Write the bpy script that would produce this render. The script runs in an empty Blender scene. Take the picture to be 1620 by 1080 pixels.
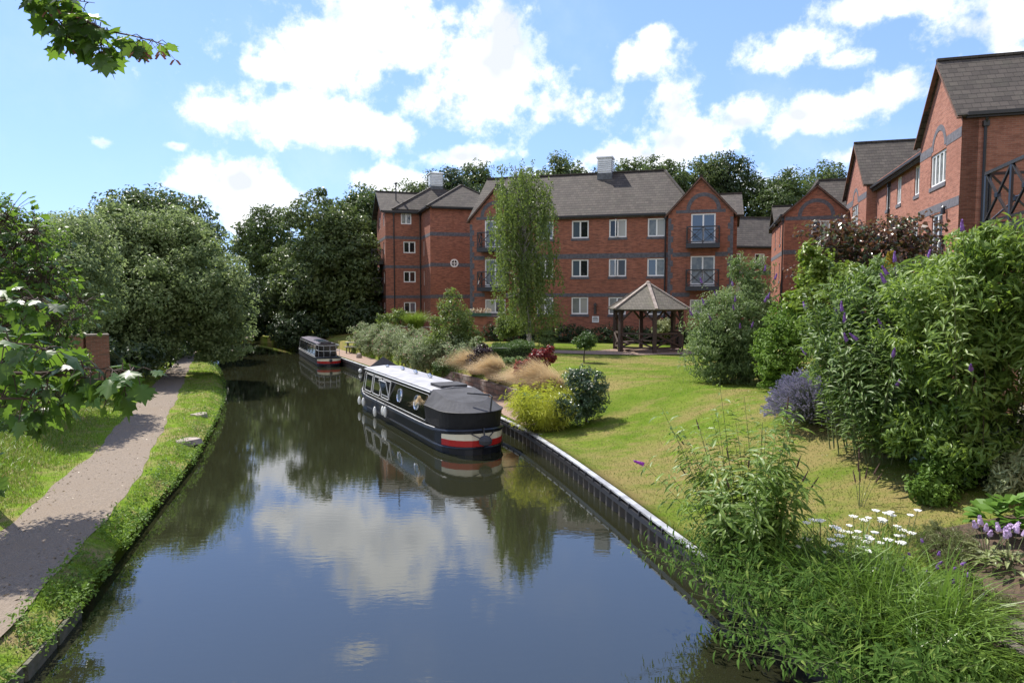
import bpy, math, random
import numpy as np
from mathutils import Vector
R = math.radians
C = bpy.context.scene.collection
sc = bpy.context.scene
# ---------------------------------------------------------------- camera, sky, sun, exposure
PITCH = 3.71
EYE = 4.6
cam_d = bpy.data.cameras.new('camera'); cam = bpy.data.objects.new('camera', cam_d); C.objects.link(cam)
cam.location = (0, 0, EYE); cam.rotation_euler = (R(90 - PITCH), 0, 0)
cam_d.sensor_width = 36; cam_d.lens = 24; cam_d.clip_end = 3000; cam_d.clip_start = 0.05
sc.camera = cam
sc.view_settings.view_transform = 'Standard'; sc.view_settings.look = 'None'
sc.view_settings.exposure = 0.8; sc.view_settings.gamma = 1
SUN_EL, SUN_AZ = 54, -42            # azimuth clockwise from +Y
S = Vector((math.sin(R(SUN_AZ)) * math.cos(R(SUN_EL)), math.cos(R(SUN_AZ)) * math.cos(R(SUN_EL)), math.sin(R(SUN_EL))))
sun_d = bpy.data.lights.new('sun', 'SUN'); sun_d.energy = 5.0; sun_d.angle = R(0.53); sun_d.color = (1, .95, .86)
sun = bpy.data.objects.new('sun', sun_d); C.objects.link(sun); sun.location = S * 100
sun.rotation_euler = S.to_track_quat('Z', 'Y').to_euler()

def ray(px, py):
    t = R(PITCH); a = (px - 810) / 1080; b = (540 - py) / 1080
    return Vector((a, math.cos(t) + b * math.sin(t), -math.sin(t) + b * math.cos(t)))
def at(px, py, Y):
    d = ray(px, py); k = Y / d.y
    return Vector((d.x * k, Y, EYE + d.z * k))
def gp(px, py, z):
    d = ray(px, py); k = (z - EYE) / d.z
    return Vector((d.x * k, d.y * k, z))

class NT:
    def __init__(s, tree): s.t = tree; tree.nodes.clear()
    def n(s, typ, ins=None, **kw):
        nd = s.t.nodes.new(typ)
        for k, v in kw.items(): setattr(nd, k, v)
        for k, v in (ins or {}).items():
            if isinstance(v, bpy.types.NodeSocket): s.t.links.new(v, nd.inputs[k])
            elif v is not None: nd.inputs[k].default_value = v
        return nd
    def math(s, op, a, b=None, c=None, clamp=False):
        i = {0: a}
        if b is not None: i[1] = b
        if c is not None: i[2] = c
        nd = s.n('ShaderNodeMath', i, operation=op); nd.use_clamp = clamp
        return nd.outputs[0]
    def mix(s, f, a, b, bt='MIX'):
        nd = s.n('ShaderNodeMix', data_type='RGBA', blend_type=bt)
        for k, v in ((0, f), (6, a), (7, b)):
            if isinstance(v, bpy.types.NodeSocket): s.t.links.new(v, nd.inputs[k])
            else: nd.inputs[k].default_value = v if k == 0 else (*v[:3], 1)
        return nd.outputs[2]
    def noise(s, vec, scale, detail=4, rough=.55, **k):
        return s.n('ShaderNodeTexNoise', {'Vector': vec, 'Scale': scale, 'Detail': detail, 'Roughness': rough}, **k).outputs[0]
    def ramp(s, f, lo, hi):
        return s.n('ShaderNodeMapRange', {0: f, 1: lo, 2: hi, 3: 0., 4: 1.}, interpolation_type='SMOOTHSTEP').outputs[0]

def make_world():
    w = bpy.data.worlds.new('World'); sc.world = w; w.use_nodes = True
    g = NT(w.node_tree)
    sky = g.n('ShaderNodeTexSky', sky_type='NISHITA', sun_disc=False, sun_elevation=R(SUN_EL), sun_rotation=R(SUN_AZ))
    sky.air_density = 1.0; sky.dust_density = 0.15; sky.ozone_density = 1.5
    d = g.n('ShaderNodeTexCoord').outputs['Generated']
    sep = g.n('ShaderNodeSeparateXYZ', {0: d})
    az = g.math('ARCTAN2', sep.outputs[0], sep.outputs[1]); el = g.math('ARCSINE', sep.outputs[2])
    ae = g.n('ShaderNodeCombineXYZ', {0: az, 1: el}).outputs[0]
    blobs = [(640, 75, 190, 75), (520, 95, 95, 50), (790, 35, 48, 70), (770, 125, 110, 65), (880, 168, 85, 42), (430, 112, 45, 16),
             (470, 190, 175, 42), (345, 180, 70, 30), (590, 203, 85, 30), (700, 160, 90, 50),
             (385, 290, 115, 42), (420, 335, 75, 42), (295, 292, 40, 18), (470, 310, 60, 28), (165, 226, 26, 13), (275, 231, 20, 8),
             (735, 248, 72, 20), (610, 287, 62, 16), (680, 300, 90, 18), (1012, 102, 46, 32), (1038, 62, 24, 22),
             (1064, 175, 38, 75), (1085, 225, 85, 40), (1165, 187, 56, 30), (960, 250, 60, 22), (1010, 248, 90, 24),
             (1250, 80, 80, 32), (1325, 97, 50, 18), (1345, 170, 135, 36), (1432, 138, 66, 36), (1265, 185, 52, 24), (1335, 248, 40, 14),
             (1560, 40, 105, 68), (1430, 4, 125, 26), (1530, 95, 70, 34), (1600, 95, 50, 30), (1180, 300, 80, 30), (880, 280, 100, 18),
             (560, -130, 60, 20), (700, -260, 110, 60), (1000, -330, 120, 60), (300, -300, 120, 70), (-150, 60, 120, 40)]
    cur = None
    for (px, py, rx, ry) in blobs:
        def AE(x, y):
            v = ray(x, y).normalized(); return math.atan2(v.x, v.y), math.asin(v.z)
        a, e = AE(px, py); ra = (AE(px + rx, py)[0] - AE(px - rx, py)[0]) / 2; re = (AE(px, py - ry)[1] - AE(px, py + ry)[1]) / 2
        q = g.n('ShaderNodeVectorMath', {0: ae, 1: (1 / ra, 1 / re, 0), 2: (-a / ra, -e / re, 0)}, operation='MULTIPLY_ADD').outputs[0]
        ln = g.n('ShaderNodeVectorMath', {0: q}, operation='LENGTH').outputs['Value']
        cur = ln if cur is None else g.n('ShaderNodeMath', {0: cur, 1: ln, 2: .35}, operation='SMOOTH_MIN').outputs[0]
    nz = g.noise(d, 8, 10, .64); nz2 = g.noise(d, 24, 7, .62)
    up = g.n('ShaderNodeVectorMath', {0: d, 1: (-.012, 0, .028)}, operation='ADD').outputs[0]; nl = g.noise(d, 7, 3.5, .55); nzu = g.noise(up, 7, 3.5, .55)
    f = g.math('SUBTRACT', 1.08, cur)
    f = g.math('ADD', f, g.math('MULTIPLY', g.math('SUBTRACT', nz, .5), 4.0))
    f = g.math('ADD', f, g.math('MULTIPLY', g.math('SUBTRACT', nz2, .5), 2.3))
    mask = g.ramp(f, -.15, .85)
    emb = g.math('MULTIPLY', g.math('SUBTRACT', nzu, nl), 7.0)
    core = g.ramp(g.math('ADD', g.math('SUBTRACT', 1.0, cur), g.math('MULTIPLY', g.math('SUBTRACT', nl, .5), 1.6)), .1, 1.0)
    sh = g.math('ADD', g.math('MULTIPLY', core, .72), g.math('MULTIPLY', g.math('MULTIPLY', emb, g.ramp(f, .1, .7)), .75), clamp=True)
    ccol = g.mix(sh, (7.3, 7.4, 7.6), (4.5, 4.75, 5.4))
    skyc = g.n('ShaderNodeVectorMath', {0: g.n('ShaderNodeGamma', {0: sky.outputs[0], 1: .5}).outputs[0], 1: (1.3, 1.72, 2.7)}, operation='MULTIPLY').outputs[0]
    wisp = g.math('MULTIPLY', g.ramp(g.noise(d, 3.2, 7, .6), .5, .85), .25)
    skyc = g.mix(wisp, skyc, (6, 6.4, 7))
    back = g.math('MULTIPLY', g.ramp(g.math('MULTIPLY', sep.outputs[1], -1.), .0, .4), g.ramp(g.noise(d, 2.6, 7, .6), .40, .56))  # added cloud behind the camera, unseen, brightens shaded facades and tree fronts
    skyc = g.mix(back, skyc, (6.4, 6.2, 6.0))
    col = g.mix(mask, skyc, ccol)
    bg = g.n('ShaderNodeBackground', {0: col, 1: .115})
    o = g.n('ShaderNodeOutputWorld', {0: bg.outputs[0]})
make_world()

# ---------------------------------------------------------------- materials
MATS = {}
def mat(name, build=None, col=(.5, .5, .5), rough=.7, metal=0, spec=.5, noise=None, bump=None, col2=None, coord='Object'):
    if name in MATS: return MATS[name]
    m = bpy.data.materials.new(name); m.use_nodes = True; g = NT(m.node_tree)
    out = g.n('ShaderNodeOutputMaterial')
    if build: sh = build(g)
    else:
        tc = g.n('ShaderNodeTexCoord').outputs[coord]
        c = (*col, 1); ins = {'Roughness': rough, 'Metallic': metal, 'Specular IOR Level': spec}
        if noise:
            n1 = g.noise(tc, noise, 5, .6)
            c2 = col2 or tuple(v * .62 for v in col)
            c = g.mix(g.ramp(n1, .35, .65), col, c2)
        if bump:
            n2 = g.noise(tc, bump[0], 4, .6)
            ins['Normal'] = g.n('ShaderNodeBump', {'Height': n2, 'Strength': bump[1], 'Distance': bump[2]}).outputs[0]
        ins['Base Color'] = c
        sh = g.n('ShaderNodeBsdfPrincipled', ins).outputs[0]
    g.t.links.new(sh, out.inputs[0]); MATS[name] = m; return m

def brick_mat(name, c1, c2, c3, mortar):
    def b(g):
        uv = g.n('ShaderNodeTexCoord').outputs['UV']
        bt = g.n('ShaderNodeTexBrick', {'Vector': uv, 'Color1': (*c1, 1), 'Color2': (*c2, 1), 'Mortar': (*mortar, 1), 'Scale': 1., 'Mortar Size': .006,
                                        'Brick Width': .225, 'Row Height': .075, 'Bias': .0})
        st = g.n('ShaderNodeVectorMath', {0: uv, 1: (1.2, 5.5, 1)}, operation='MULTIPLY').outputs[0]
        n = g.noise(st, 1.6, 5, .7)
        c = g.mix(g.math('MULTIPLY', g.ramp(n, .46, .66), .85), bt.outputs[0], c3)
        n2 = g.noise(uv, .35, 4, .6)
        c = g.mix(g.math('MULTIPLY', g.ramp(n2, .35, .7), .35), c, tuple(v * .6 for v in c1))
        sv = g.n('ShaderNodeVectorMath', {0: uv, 1: (2.2, .22, 1)}, operation='MULTIPLY').outputs[0]
        c = g.mix(g.math('MULTIPLY', g.ramp(g.noise(sv, 1.0, 5, .65), .5, .72), .3), c, tuple(v * .45 for v in c1))
        bp = g.n('ShaderNodeBump', {'Height': bt.outputs['Fac'], 'Strength': .4, 'Distance': -.006}).outputs[0]
        return g.n('ShaderNodeBsdfPrincipled', {'Base Color': c, 'Roughness': .9, 'Normal': bp, 'Specular IOR Level': .2}).outputs[0]
    return mat(name, b)
def tile_mat(name, c1, c2, moss, row=.25, width=.22, mossamt=.3):
    def b(g):
        uv = g.n('ShaderNodeTexCoord').outputs['UV']
        bt = g.n('ShaderNodeTexBrick', {'Vector': uv, 'Color1': (*c1, 1), 'Color2': (*c2, 1), 'Mortar': (*[v * .3 for v in c1], 1), 'Scale': 1., 'Mortar Size': .008,
                                        'Brick Width': width, 'Row Height': row, 'Bias': 0.})
        n = g.noise(uv, 1.3, 6, .7)
        c = g.mix(g.math('MULTIPLY', g.ramp(n, .45, .75), mossamt), bt.outputs[0], moss)
        sep = g.n('ShaderNodeSeparateXYZ', {0: uv})
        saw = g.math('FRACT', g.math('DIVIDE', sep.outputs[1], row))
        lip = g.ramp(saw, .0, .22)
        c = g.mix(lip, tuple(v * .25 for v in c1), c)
        h = g.math('ADD', g.math('MULTIPLY', saw, -1.), g.math('MULTIPLY', g.noise(uv, 9, 3), .4))
        bp = g.n('ShaderNodeBump', {'Height': h, 'Strength': .7, 'Distance': .03}).outputs[0]
        return g.n('ShaderNodeBsdfPrincipled', {'Base Color': c, 'Roughness': .85, 'Normal': bp, 'Specular IOR Level': .25}).outputs[0]
    return mat(name, b)
def leaf_mat(name, a, b_, tr=.35, rough=.42, spec=.45, tcol=None, odd=None, oddamt=.0):
    def b(g):
        rnd = g.n('ShaderNodeNewGeometry').outputs['Random Per Island']
        pos = g.n('ShaderNodeTexCoord').outputs['Object']
        n = g.noise(pos, 1.0, 3, .6)
        f = g.math('ADD', g.math('MULTIPLY', rnd, .5), g.math('MULTIPLY', g.ramp(n, .35, .65), .5))
        c = g.mix(f, a, b_)
        if odd: c = g.mix(g.ramp(g.math('FRACT', g.math('MULTIPLY', rnd, 37.3)), 1 - oddamt, 1 - oddamt + .02), c, odd)
        p = g.n('ShaderNodeBsdfPrincipled', {'Base Color': c, 'Roughness': rough, 'Specular IOR Level': spec}).outputs[0]
        t = g.n('ShaderNodeBsdfTranslucent', {0: g.mix(.5, c, tcol, 'MIX') if tcol else c}).outputs[0]
        return g.n('ShaderNodeMixShader', {0: tr, 1: p, 2: t}).outputs[0]
    return mat(name, b)

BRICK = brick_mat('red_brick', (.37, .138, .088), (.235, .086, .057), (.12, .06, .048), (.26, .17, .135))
BRICK_L = brick_mat('lit_brick', (.37, .158, .11), (.265, .106, .076), (.18, .082, .062), (.31, .23, .19))  # paler copy of the red brick, sunlit tone put into its colour
BRICK_O = brick_mat('old_brick', (.30, .13, .09), (.22, .09, .06), (.13, .09, .07), (.26, .22, .18))
GREYB = mat('grey_brick', col=(.12, .115, .135), rough=.85, noise=6, col2=(.075, .072, .085), coord='UV')
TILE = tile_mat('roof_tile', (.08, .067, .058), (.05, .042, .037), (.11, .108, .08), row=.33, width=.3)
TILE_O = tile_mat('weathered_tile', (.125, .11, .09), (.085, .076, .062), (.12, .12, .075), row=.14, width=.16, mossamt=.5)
WHITE = mat('white_upvc', col=(.78, .78, .78), rough=.4)
WHITEP = mat('white_louvre', col=(.72, .74, .76), rough=.55, noise=3, col2=(.62, .64, .66))
BLACKM = mat('black_metal', col=(.02, .02, .024), rough=.38)
GUTTER = mat('black_plastic', col=(.018, .018, .02), rough=.45)
LEAD = mat('lead_grey', col=(.1, .11, .12), rough=.6, noise=4)
TIMBER = mat('dark_timber', col=(.055, .032, .024), rough=.75, noise=5, bump=(14, .4, .01))
SLEEPER = mat('grey_timber', col=(.2, .175, .14), rough=.85, noise=7, bump=(25, .6, .01))
STONE = mat('pale_stone', col=(.33, .28, .24), rough=.9, noise=3, col2=(.2, .16, .14), bump=(12, .6, .03))
PANES = [mat('glass_dark', col=(.012, .014, .016), rough=.05, spec=.6), mat('glass_curtain', col=(.2, .21, .2), rough=.08, spec=.6, noise=3, col2=(.1, .11, .11)),
         mat('glass_blue', col=(.07, .095, .13), rough=.04, spec=1.0), mat('glass_blind', col=(.36, .35, .32), rough=.12, spec=.5)]  # blue pane: sky reflection put into the glass colour
BARK = mat('bark', col=(.075, .06, .045), rough=.95, noise=4, bump=(9, .8, .04))
BIRCHB = mat('birch_bark', col=(.42, .39, .35), rough=.8, noise=5, col2=(.1, .09, .08), bump=(9, .4, .02))
STEM = mat('green_stem', col=(.09, .11, .04), rough=.7)
TWIG = mat('twig_brown', col=(.06, .035, .022), rough=.8)

# ---------------------------------------------------------------- object helpers
def wloc(o):
    v = Vector((0, 0, 0))
    while o: v += o.location; o = o.parent
    return v
def tag(o, label=None, cat=None, group=None, kind=None):
    if label: o['label'] = label
    if cat: o['category'] = cat
    if group: o['group'] = group
    if kind: o['kind'] = kind
    return o
def thing(name, label, cat, loc=(0, 0, 0), group=None):
    o = bpy.data.objects.new(name, None); o.empty_display_size = .2; C.objects.link(o); o.location = loc
    return tag(o, label, cat, group)
def link(name, me, parent):
    o = bpy.data.objects.new(name, me); C.objects.link(o)
    if parent: o.parent = parent
    return o
def dup(root, loc, rz=None, label=None, group=None, scale=None):
    r = root.copy(); C.objects.link(r); r.location = loc
    if rz is not None: r.rotation_euler = (0, 0, rz)
    if scale: r.scale = (scale,) * 3
    if label: r['label'] = label
    if group: r['group'] = group
    for ch in list(root.children):
        c = ch.copy(); C.objects.link(c); c.parent = r
        for q in list(ch.children):
            d = q.copy(); C.objects.link(d); d.parent = c
    return r

class MB:
    def __init__(s): s.v = []; s.f = []; s.m = []
    def face(s, pts, m=0):
        i = len(s.v); s.v += [tuple(p) for p in pts]; s.f.append(tuple(range(i, i + len(pts)))); s.m.append(m)
    def add(s, pts, faces, m=0):
        i = len(s.v); s.v += [tuple(p) for p in pts]
        for f in faces: s.f.append(tuple(i + k for k in f)); s.m.append(m)
    def hexa(s, b, t, m=0):           # two matching loops
        n = len(b); s.add(list(b) + list(t), [tuple(reversed(range(n))), tuple(range(n, 2 * n))] + [(k, (k + 1) % n, n + (k + 1) % n, n + k) for k in range(n)], m)
    def box(s, x0, x1, y0, y1, z0, z1, m=0):
        s.hexa([(x0, y0, z0), (x1, y0, z0), (x1, y1, z0), (x0, y1, z0)], [(x0, y0, z1), (x1, y0, z1), (x1, y1, z1), (x0, y1, z1)], m)
    def slab(s, pts, th, m=0):
        p = [Vector(q) for q in pts]; n = Vector((0, 0, 0))
        for k in range(len(p)): n += (p[k] - p[0]).cross(p[(k + 1) % len(p)] - p[0])
        n.normalize()
        if n.z < 0: p.reverse(); n = -n
        s.hexa([q - n * th for q in p], p, m)
    def bar(s, a, b, w, h=None, m=0, up=(0, 0, 1)):
        a = Vector(a); b = Vector(b); h = h or w; d = (b - a).normalized(); x = d.cross(Vector(up))
        if x.length < 1e-4: x = d.cross(Vector((1, 0, 0)))
        x.normalize(); y = x.cross(d); x *= w / 2; y *= h / 2
        s.hexa([a - x - y, a + x - y, a + x + y, a - x + y], [b - x - y, b + x - y, b + x + y, b - x + y], m)
    def tube(s, pts, rad, seg=7, m=0):
        pts = [Vector(p) for p in pts]; rings = []
        if not hasattr(rad, '__len__'): rad = [rad] * len(pts)
        x = None
        for k, p in enumerate(pts):
            d = (pts[min(k + 1, len(pts) - 1)] - pts[max(k - 1, 0)]).normalized()
            x = d.orthogonal() if x is None else (x - d * x.dot(d))
            x.normalize(); y = d.cross(x)
            rings.append([p + (x * math.cos(6.2832 * j / seg) + y * math.sin(6.2832 * j / seg)) * rad[k] for j in range(seg)])
        i = [q for r in rings for q in r]; f = []
        for k in range(len(pts) - 1):
            for j in range(seg):
                f.append((k * seg + j, k * seg + (j + 1) % seg, (k + 1) * seg + (j + 1) % seg, (k + 1) * seg + j))
        f.append(tuple(reversed(range(seg)))); f.append(tuple((len(pts) - 1) * seg + j for j in range(seg)))
        s.add(i, f, m)
    def lathe(s, c, prof, seg=12, m=0, sx=1, sy=1):
        c = Vector(c); i = [c + Vector((r * sx * math.cos(6.2832 * j / seg), r * sy * math.sin(6.2832 * j / seg), z)) for r, z in prof for j in range(seg)]
        f = [(k * seg + j, k * seg + (j + 1) % seg, (k + 1) * seg + (j + 1) % seg, (k + 1) * seg + j) for k in range(len(prof) - 1) for j in range(seg)]
        f += [tuple(reversed(range(seg))), tuple((len(prof) - 1) * seg + j for j in range(seg))]
        s.add(i, f, m)
    def build(s, name, mats, parent=None, smooth=False):
        if not isinstance(mats, (list, tuple)): mats = [mats]
        me = bpy.data.meshes.new(name); off = wloc(parent) if parent else Vector((0, 0, 0))
        me.from_pydata([(p[0] - off.x, p[1] - off.y, p[2] - off.z) for p in s.v], [], s.f)
        for m in mats: me.materials.append(m)
        me.polygons.foreach_set('material_index', s.m)
        uv = me.uv_layers.new(name='UVMap').data
        for p in me.polygons:
            n = p.normal; t = Vector((-n.y, n.x, 0))
            if t.length < .05: t = Vector((1, 0, 0))
            t.normalize(); b = n.cross(t)
            for li in p.loop_indices:
                q = me.vertices[me.loops[li].vertex_index].co + off
                uv[li].uv = (q.dot(t), q.dot(b))
        if smooth: me.shade_smooth()
        me.update(); return link(name, me, parent)

def np_mesh(name, verts, faces, m, parent=None, smooth=False, kind=None):
    """verts (N,3); faces (M,k) of equal size k"""
    me = bpy.data.meshes.new(name); off = wloc(parent) if parent else Vector((0, 0, 0))
    verts = np.asarray(verts, np.float32) - np.array(off, np.float32)
    M, k = faces.shape
    me.vertices.add(len(verts)); me.vertices.foreach_set('co', verts.ravel())
    me.loops.add(M * k); me.loops.foreach_set('vertex_index', faces.astype(np.int32).ravel())
    me.polygons.add(M); me.polygons.foreach_set('loop_start', np.arange(0, M * k, k, dtype=np.int32))
    me.update(calc_edges=True)
    me.materials.append(m)
    me.shade_smooth() if smooth else me.shade_flat()
    return link(name, me, parent)

def nrm(a): return a / np.maximum(np.linalg.norm(a, axis=1, keepdims=True), 1e-6)
TM = {
 'oval': (np.array([(0, 0, 0), (.3, .45, .1), (0, 1, -.1), (-.3, .45, .1)]), np.array([(0, 1, 2), (0, 2, 3)])),
 'round': (np.array([(0, 0, 0), (.42, .3, .1), (.36, .75, .06), (0, 1, -.08), (-.36, .75, .06), (-.42, .3, .1)]), np.array([(0, 1, 2), (0, 2, 3), (0, 3, 4), (0, 4, 5)])),
 'lance': (np.array([(0, 0, 0), (.12, .3, .05), (-.12, .3, .05), (.1, .65, .0), (-.1, .65, .0), (0, 1, -.22), (0, .3, 0), (0, .65, -.05)]),
           np.array([(0, 1, 6), (0, 6, 2), (6, 1, 3), (6, 3, 7), (2, 6, 7), (2, 7, 4), (7, 3, 5), (7, 5, 4)])),
 'strip': (np.array([(0, 0, 0), (.07, .4, .03), (0, 1, -.12), (-.07, .4, .03)]), np.array([(0, 1, 2), (0, 2, 3)])),
}
def _palm():
    o = [(0, 0), (.16, -.06), (.36, .02), (.3, .14), (.58, .22), (.5, .34), (.66, .52), (.44, .5), (.3, .56), (.34, .74), (.16, .72), (0, 1.05)]
    pts = o + [(-x, y) for x, y in reversed(o[1:-1])]
    v = [(x, y, -.16 * abs(x) - .12 * max(0, y - .4) ** 1.0 + .05 * math.sin(9 * x)) for x, y in pts] + [(0, .38, .03)]
    n = len(pts); return np.array(v), np.array([(n, k, (k + 1) % n) for k in range(n)])
TM['palm'] = _palm()
def leaf_geo(P, D, N, size, tm):
    T, F = TM[tm]; D = nrm(D); X = nrm(np.cross(D, N)); N = np.cross(X, D)
    n = len(P); size = np.broadcast_to(np.asarray(size, float), (n,))
    V = P[:, None, :] + size[:, None, None] * (T[None, :, 0:1] * X[:, None, :] + T[None, :, 1:2] * D[:, None, :] + T[None, :, 2:3] * N[:, None, :])
    F = (F[None] + (np.arange(n) * len(T))[:, None, None]).reshape(-1, 3)
    return V.reshape(-1, 3), F
def cat_geo(gs):
    vs, fs, o = [], [], 0
    for v, f in gs: vs.append(v); fs.append(f + o); o += len(v)
    return np.concatenate(vs), np.concatenate(fs)
def randdir(rng, n): return nrm(rng.normal(size=(n, 3)))

# ---------------------------------------------------------------- terrain functions
YR = [-8, 5, 9.4, 13.8, 17.7, 21.6, 25, 30, 36, 41.4, 47.3, 56, 66, 83, 120, 200, 300]
XR = [5.4, 4.3, 3.45, 2.45, 1.5, .4, -1.0, -3.3, -6.25, -9.0, -12.0, -16.6, -22.3, -34, -68, -150, -260]
YL = [-8, 8.3, 12.1, 14.6, 18.4, 26.1, 32, 38.2, 45, 55, 66, 83, 120, 200, 300]
XL = [-3.6, -5.9, -7.0, -7.7, -8.7, -11.3, -13.6, -16.4, -19.8, -24.8, -31.5, -43.5, -78, -160, -270]
def smooth_curve(ys, xs):
    y = np.linspace(ys[0], ys[-1], 1500); x = np.interp(y, ys, xs)
    k = np.ones(9) / 9; xp = np.pad(x, 4, mode='edge')
    for _ in range(2): x = np.convolve(np.pad(x, 4, mode='reflect', reflect_type='odd'), k, 'valid')
    return y, x
_yr, _xr = smooth_curve(YR, XR); _yl, _xl = smooth_curve(YL, XL)
def xr(y): return np.interp(y, _yr, _xr)
def xl(y): return np.interp(y, _yl, _xl)
def ss(a, b, x): t = np.clip((x - a) / (b - a), 0, 1); return t * t * (3 - 2 * t)
def zR(x, y):
    x = np.asarray(x, float); y = np.asarray(y, float); d = x - xr(y)
    near = .5 + 1.15 * ss(.2, 7.0, d) + .06 * np.sin(x * .9 + y * .35) * ss(1, 4, d)
    far = .5 + .62 * ss(1.75, 2.05, d) + .5 * ss(2.0, 6.5, d)
    k = ss(21.0, 23.5, y)
    return near * (1 - k) + far * k
PL = [gp(*p, .45) for p in [(-260, 1075), (-60, 890), (41, 805), (94, 762), (143, 721), (183, 677), (216, 640), (243, 610), (268, 582), (290, 561), (303, 548)]]
PR = [gp(*p, .45) for p in [(-150, 1250), (-20, 1060), (53, 941), (122, 868), (179, 815), (212, 762), (244, 709), (269, 652), (286, 615), (300, 580), (311, 558), (318, 547)]]
def pathx(P, y): return np.interp(y, [p.y for p in P], [p.x for p in P])
def zL(x, y):
    x = np.asarray(x, float); y = np.asarray(y, float); d = xl(y) - x
    e = pathx(PL, y) - x
    return .22 + .23 * ss(.0, .45, d) + 1.3 * ss(.2, 4.5, e) + .04 * np.sin(x * 2.1) * np.sin(y * 1.7) * ss(.3, 1, e)

def land(name, side, m):
    ys = np.unique(np.concatenate([np.arange(-8, 60, .4), np.arange(60, 300, 5.)]))
    ds = np.unique(np.concatenate([np.arange(0, 12, .25), np.arange(12, 40, 2.), [50, 80, 150, 300, 600]]))
    Y, Dd = np.meshgrid(ys, ds, indexing='ij')
    X = xr(Y) + Dd if side > 0 else xl(Y) - Dd
    Z = zR(X, Y) if side > 0 else zL(X, Y)
    V = np.stack([X, Y, Z], -1).reshape(-1, 3); a, b = Y.shape
    i = (np.arange(a - 1)[:, None] * b + np.arange(b - 1)[None]).ravel()
    F = np.stack([i, i + 1, i + b + 1, i + b], 1) if side > 0 else np.stack([i, i + b, i + b + 1, i + 1], 1)
    # a skirt down to the canal bed at the water's edge
    n0 = len(V); sk = V[np.arange(a) * b].copy(); sk[:, 2] = -1.15; V = np.concatenate([V, sk])
    k = np.arange(a - 1); G = np.stack([k * b, k * b + b, n0 + k + 1, n0 + k], 1)
    if side > 0: G = G[:, ::-1]
    o = np_mesh(name, V, np.concatenate([F, G]), m, smooth=True); return tag(o, kind='structure')

def lawn_build(g):
    p = g.n('ShaderNodeTexCoord').outputs['Object']
    rot = g.n('ShaderNodeMapping', {0: p, 2: (0, 0, R(28)), 3: (.6, 1.3, 1)}).outputs[0]
    n1 = g.math('ADD', g.math('MULTIPLY', g.noise(rot, .8, 7, .7), .7), g.math('MULTIPLY', g.noise(p, .22, 3, .5), .3)); n2 = g.noise(p, 14, 4, .7); n3 = g.noise(p, 1.1, 4, .6)
    for (cx_, cy_, cz_, rad_, am_) in ((3.4, 15.6, 1.0, 4.0, .1), (6.8, 11.4, 1.4, 2.4, .07), (4.0, 12.3, 1.0, 2.0, .06), (6.0, 33.5, 1.6, 5.0, .05), (9.8, 13.6, 1.6, 2.2, .06)):
        dd = g.n('ShaderNodeVectorMath', {0: p, 1: (cx_, cy_, cz_)}, operation='DISTANCE').outputs['Value']
        n1 = g.math('ADD', n1, g.math('MULTIPLY', g.ramp(dd, rad_, 0.), am_))
    n1 = g.math('SUBTRACT', n1, .025)
    green = g.mix(g.ramp(n3, .3, .7), (.085, .142, .015), (.13, .172, .027))
    c = g.mix(g.math('MULTIPLY', g.ramp(n1, .41, .6), .9), green, (.225, .172, .075))
    c = g.mix(g.math('MULTIPLY', g.ramp(n2, .4, .7), .35), c, (.09, .12, .03))
    bp = g.n('ShaderNodeBump', {'Height': g.noise(p, 45, 3, .7), 'Strength': .8, 'Distance': .03}).outputs[0]
    return g.n('ShaderNodeBsdfPrincipled', {'Base Color': c, 'Roughness': 1., 'Specular IOR Level': .0, 'Normal': bp}).outputs[0]
LAWN = mat('lawn_grass', lawn_build)
def verge_build(g):
    p = g.n('ShaderNodeTexCoord').outputs['Object']
    n1 = g.noise(p, 1.3, 6, .7); n2 = g.noise(p, 11, 4, .7)
    c = g.mix(g.ramp(n1, .42, .68), (.15, .24, .025), (.3, .23, .12))
    c = g.mix(g.math('MULTIPLY', g.ramp(n2, .4, .7), .5), c, (.05, .07, .02))
    bp = g.n('ShaderNodeBump', {'Height': g.noise(p, 30, 4, .7), 'Strength': .9, 'Distance': .05}).outputs[0]
    return g.n('ShaderNodeBsdfPrincipled', {'Base Color': c, 'Roughness': 1., 'Specular IOR Level': .0, 'Normal': bp}).outputs[0]
VERGE = mat('verge_grass', verge_build)
def gravel(name, a, b, c3):
    def bd(g):
        p = g.n('ShaderNodeTexCoord').outputs['Object']
        v = g.n('ShaderNodeTexVoronoi', {'Vector': p, 'Scale': 42.}); n = g.noise(p, .8, 6, .65)
        rr = g.n('ShaderNodeSeparateColor', {0: v.outputs['Color']}).outputs[0]
        c = g.mix(rr, a, b); c = g.mix(g.ramp(n, .42, .7), c, c3)
        bp = g.n('ShaderNodeBump', {'Height': v.outputs['Distance'], 'Strength': .6, 'Distance': .02}).outputs[0]
        return g.n('ShaderNodeBsdfPrincipled', {'Base Color': c, 'Roughness': .95, 'Specular IOR Level': .15, 'Normal': bp}).outputs[0]
    return mat(name, bd)
TOWP = gravel('towpath_gravel', (.24, .195, .155), (.158, .13, .104), (.2, .16, .124))
GRAV = gravel('pink_gravel', (.33, .24, .19), (.22, .155, .125), (.26, .19, .15))
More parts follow.
